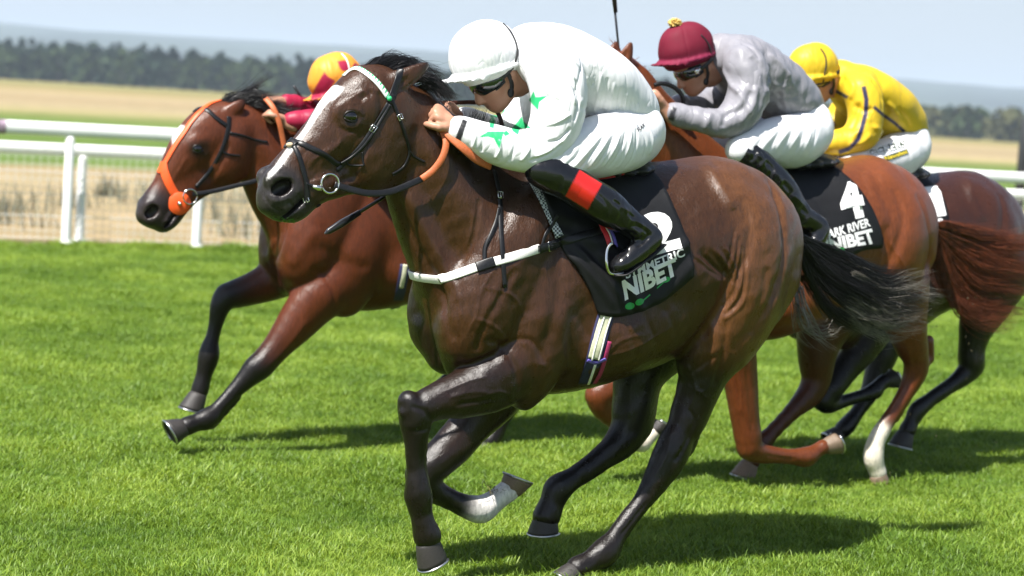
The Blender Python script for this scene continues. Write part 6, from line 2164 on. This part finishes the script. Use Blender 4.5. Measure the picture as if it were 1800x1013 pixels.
folds(bt, [[(1318, 258), (1328, 268), (1318, 285)], [(1330, 268), (1342, 282), (1332, 298)], [(1345, 282), (1358, 298), (1346, 315)], [(1360, 300), (1372, 318), (1362, 335)], [(1375, 320), (1390, 338), (1380, 352)], [(1392, 342), (1408, 358), (1396, 372)], [(1402, 362), (1418, 376), (1406, 392)]], -.008, .012)
bt.end_disp()
J3.helmet((.135, .007, .022), (1205, 86, 0), 16, .140, .126, cut=.072)
M_VELVET = coat_mat('maroon_velvet', .75, .25, .3, grain=(200, 200, 200), var=.15, big=12)
J3.finish(M_VELVET)
J3.goggles(vent=True); J3.chin_strap()
pc = J3.ko + J3.kf * .035 + J3.ku * .130
V_, F_ = [], []
rg_ = np.random.default_rng(3)
mb = MB()
for i in range(90):
    dv = Vector(rg_.normal(size=3)).normalized()
    c0 = pc + Vector((dv.x * .030, dv.y * .030, dv.z * .020))
    mb.tube([pc, c0, c0 + dv * .006], [.004, .0045, .002], 4)
mb.make('pompom', M_GOLD, J3.ho_obj, kind='stuff')
arc_on(J3.hel, [(1232, 62), (1244, 76), (1249, 92), (1250, 108)], 'elastic', M_RUBBER, J3.ho_obj, .008)

# ---------------------------------------------------------------- yellow silks
HP = H4.P
YE = (.60, .415, .020)
NV = (.022, .022, .065)
wn = HP(1412, 256, .14); kn = HP(1388, 240, .10)
J4 = Jockey(H4, 'jockey in bright yellow silks with navy braid and a yellow cap', .0075, dict(
    silk=YE, head=(1444, 132, 0, 26), nape=(1478, 136, 0),
    torso=[(1480, 140, 0, 28, 1.2), (1510, 158, 0, 41, 1.5), (1550, 188, 0, 46, 1.35), (1580, 212, 0, 40, 1.25), (1596, 230, 0, 27, 1.3)],
    collar=[(1466, 146, 0, 24, 1.1), (1478, 132, 0, 27, 1.2)],
    shoulder_n=[(1506, 150, .10, 34, 1), (1514, 162, .18, 31, 1)],
    shoulder_f=[(1506, 150, -.10, 34, 1), (1510, 160, -.18, 31, 1)],
    arm_n=[(1513, 160, .185, 32, 1), (1521, 190, .22, 31, 1), (1520, 222, .235, 30, 1), (1500, 246, .235, 25, 1), (1468, 252, .21, 20, 1), (1434, 256, .17, 17, 1), (1418, 256, .15, 14, 1)], k_arm_n=.02,
    arm_f=[(1510, 160, -.185, 31, 1), (1490, 195, -.22, 29, 1), (1460, 228, -.23, 24, 1), (1420, 240, -.19, 18, 1)], k_arm_f=.02,
    pelvis=[(1580, 232, 0, 32, 1.3), (1588, 254, 0, 36, 1.5), (1580, 276, 0, 34, 1.5)],
    thigh_n=[(1586, 268, .10, 37, 1), (1568, 280, .15, 38, 1), (1530, 288, .21, 33, 1), (1494, 298, .25, 26, 1), (1478, 304, .265, 20, 1)], k_thigh_n=.02,
    thigh_f=[(1586, 268, -.10, 37, 1), (1550, 284, -.18, 34, 1), (1494, 298, -.25, 26, 1)],
    shin_n=[(1478, 304, .27, 18, 1), (1510, 330, .30, 21, 1), (1545, 370, .315, 19, 1), (1565, 395, .32, 16, 1)],
    foot_n=[(1565, 395, .32, 16, 1), (1590, 408, .33, 13, .9), (1572, 432, .34, 10, 1.2)],
    shin_f=[(1484, 304, -.27, 18, 1), (1530, 350, -.30, 20, 1), (1565, 395, -.32, 16, 1)],
    foot_f=[(1565, 395, -.32, 16, 1), (1590, 408, -.33, 13, .9), (1572, 432, -.34, 10, 1.2)],
    hands=[(wn, kn - wn, V3((.15, .55, .85)), V3((.35, .75, .2)), fist)],
), M_SILK_Y)
jk = J4.jacket
jk.start_disp()
folds(jk, [[(1485, 130), (1500, 150), (1495, 175)], [(1500, 185), (1520, 195), (1535, 190)], [(1515, 230), (1500, 240), (1495, 262)], [(1545, 170), (1560, 200), (1550, 230)], [(1560, 180), (1580, 205), (1575, 232)], [(1530, 140), (1548, 165), (1552, 195)], [(1525, 205), (1540, 225), (1570, 235)], [(1512, 180), (1505, 205), (1495, 230)], [(1530, 235), (1515, 250), (1490, 256)], [(1575, 190), (1595, 212), (1600, 226)]], .010, .013)
jk.noise_disp(.0032, 28, seed=18)
jk.end_disp()
def line_poly(L, w):
    L = [np.array(p, float) for p in L]
    up, dn = [], []
    for i in range(len(L)):
        t = L[min(i + 1, len(L) - 1)] - L[max(i - 1, 0)]; t /= np.linalg.norm(t)
        n = np.array((-t[1], t[0])) * w / 2
        up.append(tuple(L[i] + n)); dn.append(tuple(L[i] - n))
    return up + dn[::-1]
jk.paint(line_poly([(1518, 152), (1523, 175), (1522, 200), (1515, 225), (1508, 246), (1492, 262), (1474, 268)], 8), NV, 2)
jk.paint(line_poly([(1536, 188), (1552, 202), (1572, 216), (1590, 232)], 6), NV, 2)
jk.paint(line_poly([(1464, 158), (1478, 165), (1490, 172)], 6), NV, 2)
jk.paint(line_poly([(1450, 185), (1456, 200), (1468, 222)], 5), NV, 2)
J4.breeches.start_disp(); J4.breeches.noise_disp(.002, 30, seed=19); J4.breeches.end_disp()
J4.helmet(YE, (1428, 118, 0), 8, .140, .126, cut=.076)
J4.finish(M_SILK_Y)
J4.goggles(); J4.chin_strap()
arc_on(J4.hel, [(1442, 86), (1450, 98), (1452, 115), (1449, 132), (1447, 144)], 'elastic', M_RUBBER, J4.ho_obj, .008)
bo = [c for c in J4.t.children if c.name.startswith('breeches')][0]
def print_on(b, parent, text, quad, m, name, bold=.03, off=.003):
    V_, F_, (w_, h_) = text_fill(text, .25, bold)
    mp_ = quad_map(quad, w_, h_)
    P_, N_ = b.pts([mp_(u, v) for u, v in V_], off)
    return obj(name, mesh_data(name, P_, F_, m), parent)
def patch_on(b, parent, outline, m, name, off=.002):
    V_, F_ = poly_fill(outline, 5)
    P_, N_ = b.pts(V_, off)
    return obj(name, mesh_data(name, P_, F_, m), parent)
M_DKGREEN = mat('dark_green_print', (.03, .055, .03), .6)
M_YEL_P = mat('yellow_print', (.75, .58, .04), .6)
patch_on(J4.breeches, bo, [(1552, 276), (1594, 262), (1597, 270), (1558, 284)], M_DKGREEN, 'printed_panel')
print_on(J4.breeches, bo, 'Newshot', [(1556, 283), (1595, 270), (1593, 263), (1553, 276)], M_YEL_P, 'printed_word', .03, .0045)
print_on(J4.breeches, bo, 'OCKERS', [(1528, 277), (1592, 258), (1589, 246), (1524, 264)], M_DKGREEN, 'printed_word', .075, .002)
print_on(J4.breeches, bo, 'OCKERS', [(1528, 277), (1592, 258), (1589, 246), (1524, 264)], M_PRINT, 'printed_word', .01, .0045)

# ---------------------------------------------------------------- orange and maroon cap, left horse
HP = H2.P
MR = (.30, .012, .045)
wn = HP(500, 214, .12); kn = HP(476, 200, .09)
J2 = Jockey(H2, 'jockey in an orange and maroon cap, mostly hidden behind the front horse\'s head', .0075, dict(
    silk=MR, head=(596, 152, 0, 32), nape=(632, 138, 0),
    torso=[(640, 152, 0, 28, 1.2), (670, 172, 0, 42, 1.5), (715, 205, 0, 47, 1.35), (750, 232, 0, 40, 1.25), (770, 248, 0, 27, 1.3)],
    shoulder_n=[(664, 162, .10, 34, 1), (672, 176, .18, 31, 1)],
    shoulder_f=[(664, 162, -.10, 34, 1), (668, 174, -.18, 31, 1)],
    arm_n=[(672, 174, .185, 32, 1), (660, 205, .22, 31, 1), (632, 224, .235, 27, 1), (590, 218, .21, 22, 1), (556, 212, .17, 18, 1), (512, 212, .13, 14, 1)], k_arm_n=.02,
    arm_f=[(668, 174, -.185, 31, 1), (640, 200, -.22, 29, 1), (600, 212, -.20, 22, 1), (560, 196, -.13, 19, 1), (504, 182, -.07, 15, 1)], k_arm_f=.02,
    pelvis=[(755, 250, 0, 32, 1.3), (765, 268, 0, 36, 1.5), (758, 285, 0, 34, 1.5)],
    thigh_n=[(762, 278, .10, 37, 1), (740, 285, .15, 38, 1), (700, 290, .21, 33, 1), (660, 300, .25, 26, 1)], k_thigh_n=.02,
    thigh_f=[(762, 278, -.10, 37, 1), (720, 288, -.18, 34, 1), (660, 300, -.25, 26, 1)],
    shin_n=[(660, 300, .27, 20, 1), (700, 340, .30, 21, 1), (735, 385, .32, 17, 1)],
    foot_n=[(735, 385, .32, 17, 1), (758, 400, .33, 13, .9), (738, 425, .34, 10, 1.2)],
    shin_f=[(660, 300, -.27, 20, 1), (700, 340, -.30, 21, 1), (735, 385, -.32, 17, 1)],
    foot_f=[(735, 385, -.32, 17, 1), (758, 400, -.33, 13, .9), (738, 425, -.34, 10, 1.2)],
    hands=[(wn, kn - wn, V3((.15, .55, .85)), V3((.35, .75, .2)), fist), (HP(494, 180, -.06), HP(472, 174, -.05) - HP(494, 180, -.06), V3((.1, -.4, .9)), V3((.35, -.8, .2)), fist)],
), M_SILK_Y)
J2.jacket.start_disp(); J2.jacket.noise_disp(.003, 28, seed=21); J2.jacket.end_disp()
J2.breeches.start_disp(); J2.breeches.noise_disp(.002, 28, seed=22); J2.breeches.end_disp()
OR = (.72, .30, .035)
J2.helmet(OR, (588, 138, 0), 24, .140, .128, cut=.080)
J2.hel.paint([(546, 172), (556, 150), (570, 127), (578, 136), (590, 142), (580, 158), (566, 172), (548, 178)], MR, 2)
J2.hel.paint([(593, 108), (606, 106), (614, 112), (616, 124), (604, 126), (598, 122)], MR, 2)
J2.hel.paint([(618, 118), (624, 110), (640, 122), (630, 130)], MR, 2)
J2.finish(M_SILK_Y)
J2.goggles()
arc_on(J2.hel, [(600, 95), (608, 104), (613, 118), (614, 132)], 'elastic', M_WHITE_WEB, J2.ho_obj, .008)

# ---------------------------------------------------------------- whips
def whip(label, fr, A, B, r0=.010, r1=.006, pop=True, fr_col=None):
    a, b = fr.P(*A), fr.P(*B)
    t = thing('whip', label, 'whip', fr.m, 'jockeys\' whips')
    L = (b - a)
    mb = MB(); mb.tube([a, a + L * .22], [r0, r0 * .9], 10); mb.make('grip', M_RUBBER, t)
    mb = MB(); mb.tube([a + L * .20, a + L * .5, b - L * .18], [r0 * .8, r0 * .7, r1], 10); mb.make('shaft', M_WHIP, t)
    if pop:
        n = Vector((0, 1, 0)); mb = MB()
        mb.ribbon([b - L * .26, b - L * .12, b - L * .03, b], [n, n, n, n], [r0 * 2.0, r0 * 2.8, r0 * 2.2, .004], .012)
        mb.make('flap', M_WHIP, t)
    return t
whip('black padded whip poking out under the front horse\'s jaw', H1, (800, 270, -.18), (570, 411, -.16), .010, .007)
whip('thin black whip standing up against the sky behind the white jockey', H3, (1096, 170, -.2), (1076, -30, -.2), .008, .006)
whip('black whip handle standing up in front of the orange cap', H2, (548, 200, -.06), (509, 140, -.06), .010, .008, False)
# ---- turf thrown up by the hooves, and grass caught on the leader's muzzle
M_SOIL = mat('loose_turf', (.06, .05, .022), .95, var=.5, nscale=60)
rg_ = np.random.default_rng(33)
mb = MB()
for i in range(170):
    if i < 70:
        q = (1565 + rg_.normal() * 14, 868 + rg_.normal() * 16, .1 + rg_.normal() * .05)
    else:
        q = (1560 + rg_.uniform() * 230, 520 + rg_.uniform() ** 1.5 * 340, rg_.uniform(-.2, .3))
    p = H3.P(*q)
    s_ = rg_.uniform(.003, .008) if i < 70 else rg_.uniform(.0015, .004)
    a = Vector(rg_.normal(size=3)).normalized()
    mb.tube([p - a * s_ * 1.5, p, p + a * s_ * 1.5], [s_ * .3, s_, s_ * .2], 5)
o_ = obj('turf_spray', mesh_data('turf_spray', [H3.m @ Vector(v) for v in mb.V], mb.F, M_SOIL), kind='stuff')
o_['label'] = 'bits of soil and grass thrown up behind the hooves'
M_CUT = mat('cut_grass', (.10, .22, .02), .7, var=.3, nscale=60)
mb = MB()
for i in range(70):
    x = rg_.uniform(480, 518)
    P_, N_ = HB1.pts([(x, 384 + (x - 480) * .12 + rg_.normal() * 2.0)], .001)
    dv = Vector((rg_.normal(), rg_.normal(), rg_.normal() * .6)).normalized() * rg_.uniform(.004, .010)
    mb.tube([P_[0], P_[0] + dv], [.0016, .0008], 4)
o_ = mb.make('grass_clippings', M_CUT, T_H1, kind='stuff')

mb = MB()
for i in range(60):
    p = H1.P(862 + rg_.normal() * 10, 862 + rg_.normal() * 7, -.15 + rg_.normal() * .03)
    d = Vector(rg_.normal(size=3)).normalized() * rg_.uniform(.01, .035)
    mb.tube([p, p + d * .6 + Vector((0, 0, -.003)), p + d], [.0011, .0009, .0005], 4)
o_ = mb.make('turf_wisps', mat('dry_grass', (.16, .13, .05), .8, var=.4, nscale=60), T_H1, kind='stuff')
mb = MB()
for i in range(90):
    p = H3.P(1568 + rg_.normal() * 9, 862 + rg_.normal() * 13, .13 + rg_.normal() * .05)
    d = Vector(rg_.normal(size=3)).normalized() * rg_.uniform(.012, .04)
    mb.tube([p, p + d * .5, p + d], [.0016, .0014, .0006], 4)
o_ = obj('turf_shreds', mesh_data('turf_shreds', [H3.m @ Vector(v) for v in mb.V], mb.F, mat('torn_grass', (.13, .12, .04), .8, var=.4, nscale=60)), kind='stuff')
o_['label'] = 'shreds of grass flying up behind the white sock'
